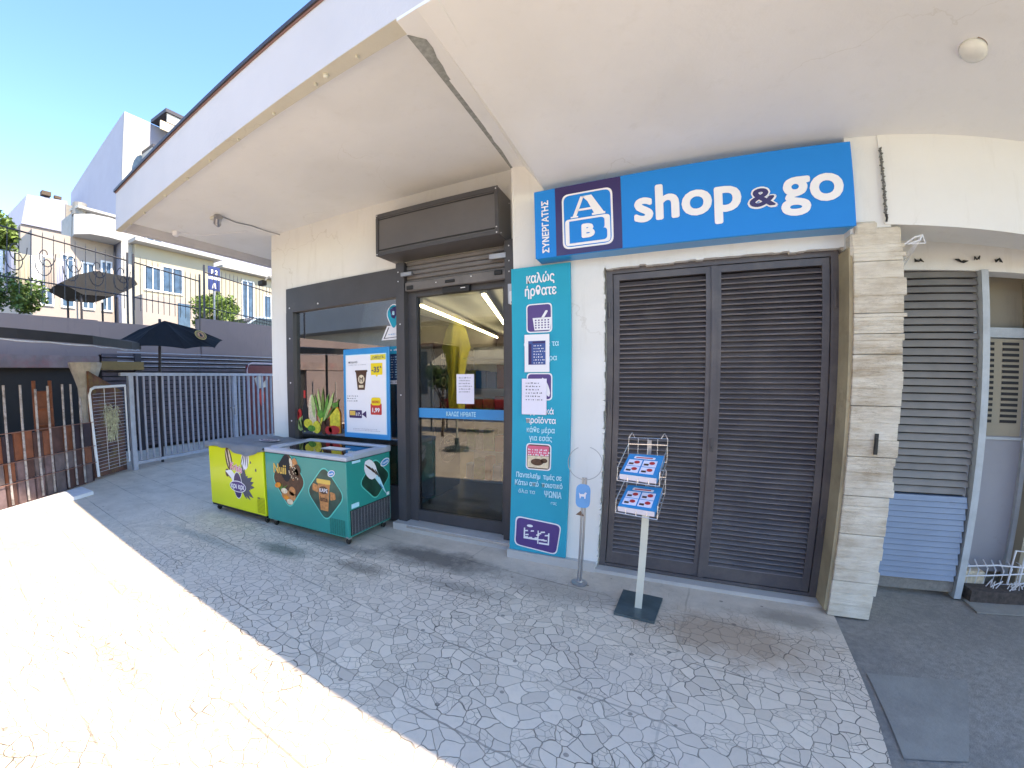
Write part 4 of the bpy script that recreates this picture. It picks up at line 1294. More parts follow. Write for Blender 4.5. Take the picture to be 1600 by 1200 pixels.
flat('print', [[(-4.52, .55), (-4.40, .47), (-4.34, .36), (-4.28, .40), (-4.33, .52), (-4.40, .58)]], 'white', Yf, Fy, .0035)
flat('print', [ell(-4.28, .40, .085, .165)], 'white', Yf, Fy, .005)
flat('print', [ell(-4.28, .40, .078, .155)], 'navy', Yf, Fy, .0062)
flat('print', [ell(-4.28, .385, .158, .07)], 'white', Yf, Fy, .0075)
flat('print', [ell(-4.28, .385, .148, .06)], 'purple', Yf, Fy, .0088)
text('κρι κρι', 'white', Yf, Fy, -4.28, .362, .085, .255, 'CENTER', .003, lift=.011)
text('Krisis', 'white', Yf, Fy, -4.30, .575, .12, .24, 'CENTER', .007, lift=.006, rot=-.15)
text('Krisis', 'pink', Yf, Fy, -4.30, .575, .12, .23, 'CENTER', .001, lift=.008, rot=-.15)
mb = MB()
for k in range(12):
    for j in range(8):
        mb.box(-3.93 + j * .017, -3.93 + j * .017 + .009, 3.0545, 3.0592, .13 + k * .0155, .13 + k * .0155 + .006)
mb.build('vent', pm('vent_olive', (0.25, 0.27, 0.01), 0.5), Yf)
# fabric cover, resting on the freezer
def cloth():
    mb = MB()
    nx, ny = 34, 26
    x0, x1, y0, y1 = -4.90, -3.76, 3.035, 3.79
    drop = .10
    V = {}
    for i in range(nx + 1):
        for j in range(ny + 1):
            s, t = i / nx * 1.16 - .08, j / ny * 1.16 - .08
            x = x0 + (x1 - x0) * min(1, max(0, s)); y = y0 + (y1 - y0) * min(1, max(0, t))
            z = .898 + .008 * sin(x * 9 + y * 4) * cos(y * 8) + .006 * sin(x * 23 + 2) * sin(y * 17)
            ex = max(0, -s, s - 1) / .08; ey = max(0, -t, t - 1) / .08
            e = max(ex, ey)
            fr_ = 1.0
            if ey > 0 and t < 0:
                fr_ = .55 + .75 * max(0, 1 - abs((x + 4.08) / .35)) - .15 * (x > -3.85)
            if s > 1: fr_ = .25
            z -= e * drop * fr_
            if s < 0: x -= .012 * ex * (1 + sin(y * 30))
            if t < 0: y -= .010 * ey * (1 + sin(x * 26))
            V[i, j] = mb.bm.verts.new((x, y, z))
    for i in range(nx):
        for j in range(ny):
            mb.bm.faces.new((V[i, j], V[i + 1, j], V[i + 1, j + 1], V[i, j + 1]))
    r = bmesh.ops.solidify(mb.bm, geom=mb.bm.faces[:], thickness=.004)
    return mb
cc = cloth().build('fabric_cover', 'cloth', None, True)
tag(cc, 'grey fabric cover draped over the top of the lime yellow freezer', 'cover')
def topframe(z):
    return lambda u, v, l=0.0: Vector((u, v, z + l))
flat('emblem', [ell(-4.10, 3.42, .15, .10)], 'white', cc, topframe(.912), .0)
flat('emblem', [ell(-4.10, 3.42, .135, .088)], 'navy', cc, topframe(.9145), .0)
text('κρι κρι', 'white', cc, topframe(.9165), -4.10, 3.40, .07, .22, 'CENTER', .002, lift=.0)

# ------------------------------------------------------------ brochure stand
c = thing('brochure_stand', 'slim cream brochure stand with two wire trays and dark square base before the louvred doors', 'stand', (-.03, 3.12, 0))
mb = MB()
mb.prism([(-.155, 3.33, .003), (.125, 3.30, .003), (.075, 2.93, .003), (-.185, 2.95, .003)], (0, 0, .018))
o = mb.build('base_plate', 'standbase', c)
mb = MB(); mb.box(-.058, -.012, 3.075, 3.10, .021, .78); mb.build('post', 'cream_metal', c)
mb = MB(); mb.box(-.048, -.022, 3.10, 3.115, .6, 1.2); mb.build('back_post', 'steel', c)
def tray(z, yb):
    """wire tray tilted to the front: front lip low, back high"""
    mb = MB()
    f0, f1 = (-.215, 2.86, z), (.035, 2.84, z - .01)
    b0, b1 = (-.165, 3.06, z + .10), (.075, 3.05, z + .105)
    up = Vector((0, 0, .085))
    V = lambda p: Vector(p)
    r = .0035
    mb.tube([f0, f1, b1, b0, f0], r, 5)
    mb.tube([V(f0) + up, V(f0), V(f1), V(f1) + up, V(b1) + up * 1.3, V(b0) + up * 1.3, V(f0) + up], r, 5)
    for k in range(5):
        t = k / 4
        a = V(f0).lerp(V(f1), t); b = V(b0).lerp(V(b1), t)
        mb.tube([a + up * .5, a, b, b + up * 1.8], .0022, 4)
    for t in (.33, .66):
        mb.tube([V(f0).lerp(V(b0), t), V(f1).lerp(V(b1), t)], .0022, 4)
    mb.tube([V(b0) + up * 1.8, V(b1) + up * 1.8], .003, 4)
    mb.tube([V(b0) + up * 1.8, V(b0) + up * 2.2 + Vector((.02, 0, 0)), V(b0) + up * 1.8 + Vector((.04, 0, 0))], .003, 4)
    mb.tube([V(b1) + up * 1.8, V(b1) + up * 2.2 - Vector((.02, 0, 0)), V(b1) + up * 1.8 - Vector((.04, 0, 0))], .003, 4)
    mb.build('wire_tray', 'chrome', c)
tray(.965, 0); tray(.755, 0)
def stack(z, label):
    s = thing('brochure_stack', label, 'brochures', (-.07, 2.95, z), 'brochures in the wire stand')
    f0, f1 = Vector((-.20, 2.868, z + .010)), Vector((.018, 2.852, z + .002))
    b0, b1 = Vector((-.155, 3.045, z + .108)), Vector((.058, 3.035, z + .110))
    nrm = (f1 - f0).cross(b0 - f0).normalized()
    if nrm.z < 0: nrm = -nrm
    mb = MB(); mb.prism([f0, f1, b1, b0], nrm * .042); mb.build('pages', 'paper', s)
    lay = nrm * .0425
    mb = MB(); mb.prism([f0 + lay, f1 + lay, b1 + lay, b0 + lay], nrm * .006); mb.build('front_cover', 'blue', s)
    mb = MB(); sd_ = (f1 - f0).normalized()
    mb.prism([f1 + sd_ * .0012, b1 + sd_ * .0012, b1 + sd_ * .0012 + nrm * .043, f1 + sd_ * .0012 + nrm * .043], sd_ * .002); mb.build('spine', 'blue', s)
    def fr(u, v, l=0.0):
        return f0.lerp(f1, u) * (1 - v) + b0.lerp(b1, u) * v + nrm * (.0485 + l)
    k = .0006
    for (a, b_) in ((.08, .10), (.50, .10), (.08, .42), (.50, .42)):
        flat('cover_print', [rect(a, b_, a + .38, b_ + .29)], 'paper', s, fr, k)
        flat('cover_print', [ell(a + .25, b_ + .17, .08, .07, 10)], 'red', s, fr, k + .0016)
        flat('cover_print', [rect(a + .04, b_ + .05, a + .17, b_ + .13)], 'choc', s, fr, k + .0016)
    flat('cover_print', [rounded([(.18, .78), (.78, .76), (.80, .86), (.2, .9)], .03)], 'white', s, fr, k)
    flat('cover_print', [rect(.25, .80, .72, .84)], 'red', s, fr, k + .0016)
stack(.965, 'stack of blue brochures in the upper wire tray')
stack(.755, 'stack of blue brochures in the lower wire tray')

# ------------------------------------------------------------ dog hitching post
c = thing('dog_hitch_post', 'thin steel dog hitching post with wire ring and oval blue sign', 'post', (-.485, 3.33, 0))
mb = MB(); mb.lathe(-.485, 3.33, [(.062, .002), (.062, .014), (.03, .022), (.028, .03)], 20); mb.build('base', 'steel', c)
mb = MB(); mb.tube([(-.495, 3.33, .02), (-.497, 3.33, .86)], .0085, 8); mb.tube([(-.473, 3.33, .02), (-.475, 3.33, .86)], .0085, 8); mb.build('pole', 'steel', c)
mb = MB()
mb.tube([(-.487 + .128 * cos(a), 3.33, .972 + .128 * sin(a)) for a in [radians(115 + 10 * k) for k in range(33)]], .0028, 6)
mb.build('ring', 'steel', c)
mb = MB(); mb.prism([front(3.318)(u, v) for u, v in rrect(-.545, .625, -.437, .812, .05)], (0, .004, 0)); mb.build('sign_plate', pm('sky_blue_plate', (0.09, 0.36, 0.72), 0.3), c)
flat('dog_mark', [[(-.515, .70), (-.508, .70), (-.506, .715), (-.482, .715), (-.48, .70), (-.472, .70), (-.47, .73), (-.462, .745), (-.475, .75), (-.485, .735), (-.512, .733), (-.522, .745)]], 'white', c, front(3.318), .001)
mb = MB(); mb.prism([(-.54, 3.322, .565), (-.475, 3.322, .558), (-.505, 3.322, .60)], (0, .003, 0)); mb.build('tag', pm('brown_tag', (0.20, 0.12, 0.08), 0.7), c)

# ------------------------------------------------------------ ceiling fittings
c = thing('bulkhead_lamp', 'round white bulkhead lamp on the ceiling at top right', 'lamp', (1.70, 2.72, 3.32))
T = Matrix.Translation((1.70, 2.72, 3.345)) @ Matrix.Rotation(-.16, 4, 'X') @ Matrix.Rotation(pi, 4, 'X')
mb = MB(); mb.lathe(0, 0, [(.115, .0), (.115, .018), (.10, .03)], 28, T); mb.build('lamp_base', 'white', c, False)
mb = MB(); mb.lathe(0, 0, [(.085, .03), (.088, .05), (.075, .075), (.04, .092), (.01, .096)], 28, T); mb.build('diffuser', pm('lamp_glass', (0.70, 0.69, 0.64), 0.25), c, True)
mb = MB(); mb.tube([T @ Vector((.09 * cos(a), .09 * sin(a), .032)) for a in [k * .12 for k in range(14)]], .004, 6); mb.build('clip', pm('clip_brown', (0.25, 0.18, 0.14), 0.5), c)
c = thing('light_fitting', 'small grey twin spotlight on the ceiling near the canopy end with trailing cable', 'light', (-4.52, 3.05, 3.6))
mb = MB(); mb.bbox(-4.64, -4.50, 3.0, 3.10, 3.595, 3.628, .008, 1); mb.build('fitting_base', 'cream_metal', c)
mb = MB()
T = Matrix.Translation((-4.50, 3.02, 3.56)) @ Matrix.Rotation(.9, 4, 'Y') @ Matrix.Rotation(.4, 4, 'X')
mb.lathe(0, 0, [(.02, -.05), (.045, -.03), (.05, .05)], 14, T)
mb.lathe(0, 0, [(.02, -.04), (.035, -.03), (.035, .04)], 14, Matrix.Translation((-4.62, 3.10, 3.57)) @ Matrix.Rotation(-.9, 4, 'Y'))
mb.build('spot_head', 'steel', c)
mb = MB(); mb.tube([(-4.5, 3.08, 3.62), (-4.52, 3.3, 3.615), (-4.48, 3.5, 3.62), (-4.47, 3.7, 3.612), (-4.42, 3.93, 3.60)], .007, 6); mb.build('cable', 'steel', c)
c = thing('junction_fitting', 'small round white fitting on the ceiling at the far canopy edge', 'fitting', (-5.42, 3.0, 3.6))
mb = MB(); mb.lathe(-5.42, 3.0, [(.03, 3.57), (.045, 3.585), (.05, 3.628)], 14); mb.build('fitting_cap', 'white', c)
mb = MB(); mb.tube([(-5.40, 3.03, 3.62), (-5.3, 3.3, 3.622), (-5.0, 3.45, 3.622), (-4.7, 3.6, 3.622)], .004, 5); mb.build('cable', 'white', c)
c = thing('security_camera', 'small dark security camera on the corner of the white wall', 'camera', (-4.66, 3.9, 3.0))
mb = MB(); mb.bbox(-4.73, -4.62, 3.80, 3.88, 2.93, 3.0, .015, 2); mb.build('camera_body', 'black', c)
mb = MB(); mb.tube([(-4.64, 3.95, 3.06), (-4.62, 3.90, 3.06), (-4.62, 3.86, 3.02), (-4.65, 3.86, 2.99)], .012, 8); mb.build('bracket', 'whitepaint', c)
c = thing('door_intercom', 'small white switch box on the door post beside the cyan panel', 'switch', (-1.16, 3.78, 2.3))
mb = MB(); mb.bbox(-1.235, -1.175, 3.765, 3.79, 2.29, 2.41, .005, 1); mb.build('box_body', 'whitepaint', c)
flat('slot', [rect(-1.215, 2.30, -1.195, 2.315)], 'ink', c, front(3.764), .001)

# ------------------------------------------------------------ passage on the right
c = thing('roller_shutter', 'grey horizontal slatted shutter with pale blue lower section right of the stone pillar', 'shutter', (1.9, 4.1, 0.1))
mb = MB()
z = .78
while z < 2.40:
    a = .055 + random.uniform(-.004, .006)
    mb.prism([(1.50, 4.075, z + .004), (1.50, 4.10, z + a - .006), (1.50, 4.13, z + a - .006), (1.50, 4.13, z + .004)], (.755 + random.uniform(-.012, .008), 0, 0))
    z += a
mb.build('slat_panel', 'shutter', c)
mb = MB(); mb.box(1.50, 2.25, 4.135, 4.15, .1, 2.42); mb.build('backing', 'darkgap', c)
mb = MB()
z = .125
k = 0
while z < .77:
    mb.prism([(1.47, 4.045, z + .003), (1.47, 4.055, z + .042), (1.47, 4.12, z + .042), (1.47, 4.12, z + .0)], (.775 + (.006 if k % 2 else -.004), 0, 0))
    z += .043; k += 1
mb.build('blue_panel', 'shutblue', c)
mb = MB(); mb.box(1.46, 2.26, 4.07, 4.14, .035, .123); mb.build('bottom_rail', 'lane', c)
mb = MB(); mb.box(2.262, 2.315, 4.03, 4.12, 0, 2.40); mb.build('side_post', 'postgrey', c)
c = thing('vented_door', 'beige grey door with rows of vent slots behind the shutter post', 'door', (2.6, 4.35, 0))
mb = MB(); mb.box(2.33, 2.86, 4.36, 4.40, .12, 1.94); mb.build('door_panel', 'doorgrey', c)
mb = MB(); mb.box(2.32, 3.2, 4.33, 4.41, 1.945, 2.02); mb.box(2.80, 2.84, 4.32, 4.36, .1, 1.94); mb.box(2.33, 2.80, 4.345, 4.358, 1.17, 1.19); mb.build('door_frame', 'postgrey', c)
mb = MB()
z = 1.30
while z < 1.90:
    mb.box(2.43, 2.53, 4.344, 4.349, z, z + .022); mb.box(2.60, 2.74, 4.344, 4.349, z, z + .022)
    z += .042
mb.build('vent_slots', 'darkgap', c)
mb = MB(); mb.box(2.34, 2.78, 4.350, 4.3595, 1.2, 1.935); mb.build('vent_panel', 'beige', c)
c = thing('wire_crate', 'broken pale wire crate lying at the foot of the vented door', 'crate', (2.6, 4.2, .02))
mb = MB()
rnd = random.Random(4)
for k in range(7):
    x = 2.40 + k * .07
    mb.tube([(x, 4.16, .05), (x + .01, 4.15, .22 + rnd.uniform(-.03, .03)), (x + .03, 4.27, .24)], .006, 5)
for z in (.06, .14, .22):
    mb.tube([(2.38, 4.155, z), (2.62, 4.15, z + .02), (2.90, 4.16, z + rnd.uniform(-.01, .05))], .006, 5)
mb.tube([(2.74, 4.15, .05), (2.76, 4.15, .36), (2.86, 4.16, .35), (2.85, 4.16, .05)], .01, 5)
mb.build('crate_frame', 'whitepaint', c)
mb = MB(); mb.bbox(2.34, 2.56, 4.18, 4.30, .03, .17, .01, 1); mb.build('crate_panel', 'cream', c)
c = thing('debris_tray', 'low dark tray of rubbish beside the shutter post', 'tray', (2.7, 4.1, 0))
mb = MB(); mb.prism([(2.36, 3.98, .0), (3.3, 3.92, .0), (3.3, 4.16, .0), (2.36, 4.14, .0)], (0, 0, .09)); mb.build('tray_body', pm('dark_brown', (0.07, 0.055, 0.05), 0.8, var=0.5, nscale=30, bump=.5), c)
mb = MB()
for k in range(14):
    x, y = rnd.uniform(2.4, 3.0), rnd.uniform(4.0, 4.1)
    mb.tube([(x, y, .09), (x + rnd.uniform(-.05, .05), y - .01, .15), (x + rnd.uniform(-.06, .06), y, .10)], .005, 5)
mb.build('scrap', 'whitepaint', c)
mb = MB(); mb.prism([(2.33, 3.80, -.008), (3.6, 3.70, -.008), (3.6, 4.1, -.008), (2.33, 4.03, -.008)], (0, 0, .012)); tag(mb.build('step_slab', 'patch'), kind='structure')

# ------------------------------------------------------------ gate and left yard
c = thing('metal_gate', 'pale grey metal gate of vertical bars across the side passage', 'gate', (-8.9, 5.0, 0))
gA, gB = Vector((-8.47, 3.70, 0)), Vector((-8.93, 6.40, 0))
mb = MB()
def post(mb, p, w, z0, z1):
    mb.box(p.x - w / 2, p.x + w / 2, p.y - w / 2, p.y + w / 2, z0, z1)
def beam(mb, a, b, z0, z1, w):
    d = (b - a).normalized(); n = Vector((-d.y, d.x, 0)) * w / 2
    mb.prism([Vector((p.x, p.y, z0)) for p in (a - n, b - n, b + n, a + n)], (0, 0, z1 - z0))
post(mb, gA, .09, 0, 1.80)
post(mb, gB, .09, 0, 1.80)
beam(mb, gA + Vector((.03, -.2, 0)), Vector((-9.3, 8.9, 0)), 1.80, 1.86, .07)
beam(mb, gA, gB, .10, .15, .05)
mb.build('gate_frame', 'gate', c)
mb = MB()
n = 19
for k in range(1, n):
    p = gA.lerp(gB, k / n)
    post(mb, p, .034, .17, 1.80)
mb.build('gate_bars', 'gatebar', c)
mb = MB()
q0, q1 = gB, Vector((-9.3, 8.9, 0))
for k in range(1, 15):
    post(mb, q0.lerp(q1, k / 15), .038, .1, 1.80)
beam(mb, gB, q1, .10, .17, .05)
mb.build('fixed_bars', 'gate', c)
mb = MB(); mb.box(gB.x + .045, gB.x + .10, gB.y - .16, gB.y - .02, 1.02, 1.045); mb.box(gB.x + .045, gB.x + .06, gB.y - .045, gB.y - .01, .86, 1.1); mb.build('handle', 'chrome', c)

c = thing('wire_trolley', 'white framed wire mesh trolley leaning between the fence and the gate', 'trolley', (-8.25, 3.2, 0))
mb = MB()
mb.tube([(-7.98, 2.85, .08), (-8.0, 2.80, 1.48), (-8.02, 2.84, 1.57), (-8.08, 2.92, 1.60), (-8.35, 3.55, 1.62)], .024, 8)
mb.tube([(-8.35, 3.55, 1.62), (-8.35, 3.55, .2)], .016, 8)
mb.build('tube_frame', 'whitepaint', c)
mb = MB()
for k in range(24):
    z = .15 + k * .058
    mb.tube([(-7.99, 2.85, z), (-8.35, 3.55, z + .02)], .0035, 5)
for k in range(2):
    p = Vector((-7.99, 2.85, 0)).lerp(Vector((-8.35, 3.55, 0)), (k + 1) / 3)
    mb.tube([(p.x, p.y, .15), (p.x, p.y, 1.6)], .005, 5)
mb.build('mesh_wires', 'steel', c)
c = thing('scrap_board', 'rusty red brown board standing behind the wire trolley', 'board', (-8.5, 3.2, 0))
mb = MB(); mb.prism([(-8.16, 2.86, .03), (-8.50, 3.56, .03), (-8.50, 3.56, 1.52), (-8.16, 2.86, 1.88)], (-.04, -.02, 0)); mb.build('board_sheet', pm('rust_brown', (0.13, 0.055, 0.04), 0.8, var=0.6, nscale=5, dirt=((0.20, 0.13, 0.04), 4, 0.5, 0.7)), c)
c = thing('straw_bundle', 'pale dried plant bundle hanging on the wire trolley', 'plant', (-8.1, 3.15, 1.1))
mb = MB()
rnd = random.Random(3)
for k in range(160):
    a = rnd.uniform(0, 2 * pi); r = rnd.random() ** .5
    p = Vector((-8.08 + .06 * r * cos(a), 3.17 + .13 * r * sin(a), 1.15 + rnd.uniform(-.1, .12)))
    d = Vector((rnd.uniform(-.03, .05), rnd.uniform(-.09, .09), rnd.uniform(-.25, .12)))
    w = Vector((0, .008, .006))
    mb.face([p, p + w, p + d])
for k in range(120):
    z = rnd.uniform(.72, 1.12)
    y = 3.17 + rnd.uniform(-.09, .09)
    mb.face([(-8.07, y, z), (-8.06, y + .012, z), (-8.05, y + rnd.uniform(-.03, .03), z - .12)])
mb.build('straw', pm('straw', (0.42, 0.42, 0.28), 0.9, var=0.5, nscale=20), c)

# patchwork fence
c = thing('patchwork_fence', 'low patchwork fence of grey, brown and orange boards under the awning', 'fence', (-7.2, 1.5, 0))
fa, fb = Vector((-6.0, -.6, 0)), Vector((-8.0, 2.80, 0))
ln = (fb - fa).length
mats = [pm('board_grey', (0.13, 0.10, 0.105), 0.8, var=0.4, nscale=6), pm('board_mauve', (0.15, 0.10, 0.11), 0.8, var=0.4, nscale=6), pm('board_orange', (0.21, 0.065, 0.03), 0.7, var=0.4, nscale=6), pm('board_dark', (0.035, 0.02, 0.03), 0.8, var=0.4, nscale=6), pm('board_brown', (0.08, 0.036, 0.032), 0.8, var=0.4, nscale=6)]
builders = [MB() for _ in mats]
rnd = random.Random(12)
dirv = (fb - fa).normalized(); nv = Vector((dirv.y, -dirv.x, 0))
if nv.x < 0: nv = -nv
def panel(mb, s0, s1, z0, z1, off=0.0, th=.03):
    a = fa + dirv * s0 + nv * off; b = fa + dirv * s1 + nv * off
    mb.prism([Vector((p.x, p.y, z0)) for p in (a, b, b - nv * th, a - nv * th)], (0, 0, z1 - z0))
s = 0.0
while s < ln - .02:
    w = rnd.uniform(.15, .24)
    e = min(s + w, ln)
    panel(builders[rnd.choice((0, 0, 1, 1, 4))], s + .006, e - .03, .02, .34, rnd.uniform(0, .02))
    panel(builders[3], e - .03, e, .02, .62, -.01)
    panel(builders[rnd.choice((0, 1, 4, 0, 2))], s + .006, e - .02, .35, .62, rnd.uniform(0, .02))
    if s > 1.6:
        panel(builders[rnd.choice((2, 4, 2, 3))], s + .004, e - .01, .63, rnd.choice((.80, .98, 1.02)), rnd.uniform(0, .02))
    s = e
for mbx, mt in zip(builders, mats):
    mbx.build('board', mt, c)
mb = MB()
for s, h in ((1.2, 1.60), (1.75, 1.62), (2.06, 1.66), (2.32, 1.66), (2.58, 1.66), (2.83, 1.6), (3.05, 1.64), (3.33, 1.66), (3.50, 1.66), (3.68, 1.45)):
    p = fa + dirv * s + nv * .03
    mb = MB(); mb.tube([(p.x, p.y, .05), (p.x - .01, p.y + .01, h)], .017, 7); mb.build('picket', 'picket', c)
mb = MB()
mb = MB()
for z in (.34, .62, 1.02):
    p, q = fa + nv * .05, fb + nv * .05
    mb.tube([(p.x, p.y, z), (q.x, q.y, z)], .006, 5)
mb.build('wires', 'rust', c)
c = thing('orange_ladder', 'orange ladder leaning behind the patchwork fence', 'ladder', (-7.65, 2.0, 0))
mb = MB()
for y in (1.92, 2.14):
    mb.tube([(-7.70, y, .05), (-7.80, y + .02, 1.72)], .028, 7)
for k in range(6):
    z = .3 + k * .25
    mb.tube([(-7.715, 1.92, z), (-7.715, 2.15, z)], .018, 6)
mb.build('ladder_frame', mats[2], c)
mb = MB(); mb.box(-7.78, -7.75, 1.93, 2.13, .4, 1.55); mb.build('ladder_board', mats[2], c)

# retaining walls
c = thing('retaining_wall', 'long mauve rendered retaining wall below the black railing', 'wall', (-11.1, 3, 0))
mb = MB()
mb.box(-11.25, -11.0, -12, 4.1, 2.05, 3.16)
mb.box(-11.25, -11.0, 4.1, 6.80, 2.36, 3.14)
mb.box(-11.25, -11.0, -12, -3, 0, 2.05)
mb.build('wall_face', 'mauve', c)
mb = MB(); mb.box(-11.03, -10.97, -12, 4.1, 2.05, 2.32); mb.build('stained_band', 'stained', c)
mb = MB(); mb.box(-11.24, -11.1, -3, 6.8, 0, 2.06); mb.build('opening', 'darkgap', c)
c = thing('retaining_wall', 'higher end section of mauve retaining wall beside the white pillar', 'wall', (-11.1, 9, 0))
mb = MB(); mb.box(-11.28, -10.98, 6.82, 16, 2.40, 3.46); mb.build('wall_face', 'mauve', c)
mb = MB(); mb.box(-11.22, -11.06, 6.82, 16, 0, 2.40); mb.build('opening', 'darkgap', c)
c = thing('slatted_fence', 'dark slatted fence with pale slat edges below the retaining wall', 'fence', (-10.9, 7, 0))
mb = MB()
for z in [.1 + .11 * k for k in range(21)]:
    mb.box(-11.0, -10.95, 4.15, 16, z, z + .085)
mb.build('slats', pm('slat_plum', (0.075, 0.06, 0.075), 0.6, var=0.3), c)
mb = MB()
for z in (2.02, 2.13, 2.24, 2.35):
    mb.box(-10.948, -10.94, 4.5, 16, z + .075, z + .09)
mb.build('slat_edges', 'gate', c)
mb = MB(); mb.box(-10.98, -10.88, 4.9, 5.05, 0, 2.4); mb.build('post', 'iron', c)
c = thing('yellow_board', 'mustard yellow board under the retaining wall left of the gate', 'board', (-10.6, 4.6, 2))
mb = MB(); mb.box(-10.9, -10.85, 4.1, 5.1, 2.0, 2.2); mb.build('board_sheet', pm('mustard', (0.20, 0.13, 0.045), 0.7), c)
c = thing('stone_post', 'rounded pale stone post between the fence and the trolley', 'post', (-8.6, 2.9, 0))
mb = MB(); mb.lathe(-8.55, 2.95, [(.13, 0), (.13, 1.35), (.14, 1.6), (.2, 1.8), (.26, 1.97), (.27, 2.04)], 14); mb.build('post_shaft', pm('pale_stone', (0.45, 0.44, 0.42), 0.8, var=0.3, nscale=6, bump=.5, bscale=20), c)

# railings
def railing(label, y0, y1, ztf, zbf, sp, h0, h1, scroll, x=-11.05):
    c = thing('iron_railing', label, 'railing', (x, (y0 + y1) / 2, 3.2), 'railings on the retaining walls')
    mb = MB()
    for f, r in ((ztf, .018), (zbf, .016)):
        mb.tube([(x, y0 + (y1 - y0) * k / 12, f(y0 + (y1 - y0) * k / 12)) for k in range(13)], r, 6)
    mb.build('rail', 'iron', c)
    mb = MB()
    y = y0 + .05
    while y < y1:
        mb.tube([(x, y, zbf(y) - .32), (x, y, ztf(y) + h1), (x, y, ztf(y) + h1 + .07)], [.009, .009, .001], 5)
        y += sp
    mb.build('pickets', 'iron', c)
    mb = MB()
    mb.box(x - .02, x + .02, y1 - .04, y1, 3.1, ztf(y1) + .2)
    mb.box(x - .02, x + .02, y0, y0 + .04, 3.1, ztf(y0) + .2)
    mb.build('end_post', 'iron', c)
    if scroll:
        mb = MB()
        for k in range(7):
            yc = 1.4 + k * .55
            zc = (ztf(yc) + zbf(yc)) / 2
            for sg in (-1, 1):
                mb.tube([(x, yc + sg * (.02 + .02 * t) * cos(t) * 1.4, zc + .1 * sg + (.03 + .025 * t) * sin(t) * 1.6) for t in [i * .5 for i in range(14)]], .011, 5)
        mb.build('scrollwork', 'iron', c)
    return c
railing('ornate black railing with scrolls on the lower retaining wall', -3, 4.85, lambda y: 4.94 - .092 * (y - 2.2), lambda y: 3.92 - .035 * (y - 2.2), .22, 0, .06, True)
railing('plain black picket railing between the scrolled railing and the blue street sign', 4.95, 6.85, lambda y: 4.70 - .10 * (y - 4.9), lambda y: 3.82 - .045 * (y - 4.83), .155, 0, .12, False)
railing('black picket railing with spiked tops on the higher wall beside the white pillar', 6.95, 14, lambda y: 4.80 - .095 * (y - 6.95), lambda y: 3.80 - .075 * (y - 6.95), .14, 0, .14, False)

# black awning over the fence and black parasol with emblem
c = thing('black_awning', 'long black canvas awning with pale hem above the patchwork fence', 'awning', (-7.4, 1.5, 0))
mb = MB()
fr0 = [(-6.10, -1.0, 2.32), (-6.16, .6, 2.31), (-6.20, 1.4, 2.29), (-6.35, 2.3, 2.27), (-7.2, 3.2, 2.30), (-8.6, 4.0, 2.42)]
bk0 = [(-9.6, -1.4, 2.66), (-9.6, 0, 2.66), (-9.6, 1.4, 2.64), (-9.6, 2.6, 2.60), (-9.6, 3.5, 2.58), (-9.4, 4.1, 2.56)]
for i in range(5):
    a, b, c2, d = fr0[i], fr0[i + 1], bk0[i + 1], bk0[i]
    mb.prism([a, b, c2, d], (0, 0, .02))
    mb.prism([a, b, (b[0], b[1], b[2] - .10), (a[0], a[1], a[2] - .10)], (-.01, .004, 0))
mb.build('canvas', 'tarp', c)
mb = MB()
pts = []
for i in range(5):
    a, b = Vector(fr0[i]), Vector(fr0[i + 1])
    for k in range(5):
        p = a.lerp(b, k / 5); pts.append(p + Vector((-.02, 0, -.115 + .008 * sin(i * 5 + k * 2.1))))
mb.tube(pts, .009, 6)
mb.build('hem', 'tarp_edge', c)
mb = MB()
for (x, y) in ((-7.1, 0.2),):
    mb.tube([(x, y, 0), (x, y, 2.42)], .03, 8)
mb.build('pole', 'iron', c)

c = thing('black_parasol', 'black canvas parasol with round orange emblem hanging over the gate', 'parasol', (-8.95, 4.3, 0))
apex = Vector((-8.75, 4.58, 2.95))
ring = [Vector(p) for p in ((-8.40, 3.75, 2.36), (-8.15, 4.7, 2.33), (-8.25, 5.45, 2.40), (-8.55, 5.86, 2.60), (-9.1, 5.75, 2.66), (-9.5, 5.2, 2.62), (-9.6, 4.5, 2.55), (-9.2, 3.7, 2.46))]
mb = MB()
n = len(ring)
V0 = mb.bm.verts.new(apex)
mid, out = [], []
for i in range(n):
    a, b = ring[i], ring[(i + 1) % n]
    for k in range(4):
        p = a.lerp(b, k / 4)
        sag = .05 * sin(pi * k / 4)
        m_ = apex.lerp(p, .5) + Vector((0, 0, .05 - sag))
        mid.append(mb.bm.verts.new(m_)); out.append(mb.bm.verts.new(p + Vector((0, 0, sag * .6))))
nn = len(mid)
for i in range(nn):
    j = (i + 1) % nn
    mb.bm.faces.new((V0, mid[i], mid[j])); mb.bm.faces.new((mid[i], out[i], out[j], mid[j]))
bmesh.ops.solidify(mb.bm, geom=mb.bm.faces[:], thickness=.008)
mb.build('canopy', 'tarp', c, False)
mb = MB(); mb.tube([(-8.85, 4.45, 0), (-8.8, 4.5, 2.98)], .03, 8); mb.build('pole', 'iron', c)
mb = MB()
for i in (0, 2, 4, 6):
    mb.tube([apex - Vector((0, 0, .08)), ring[i] + Vector((0, 0, -.01))], .009, 5)
mb.build('rib', 'iron', c)
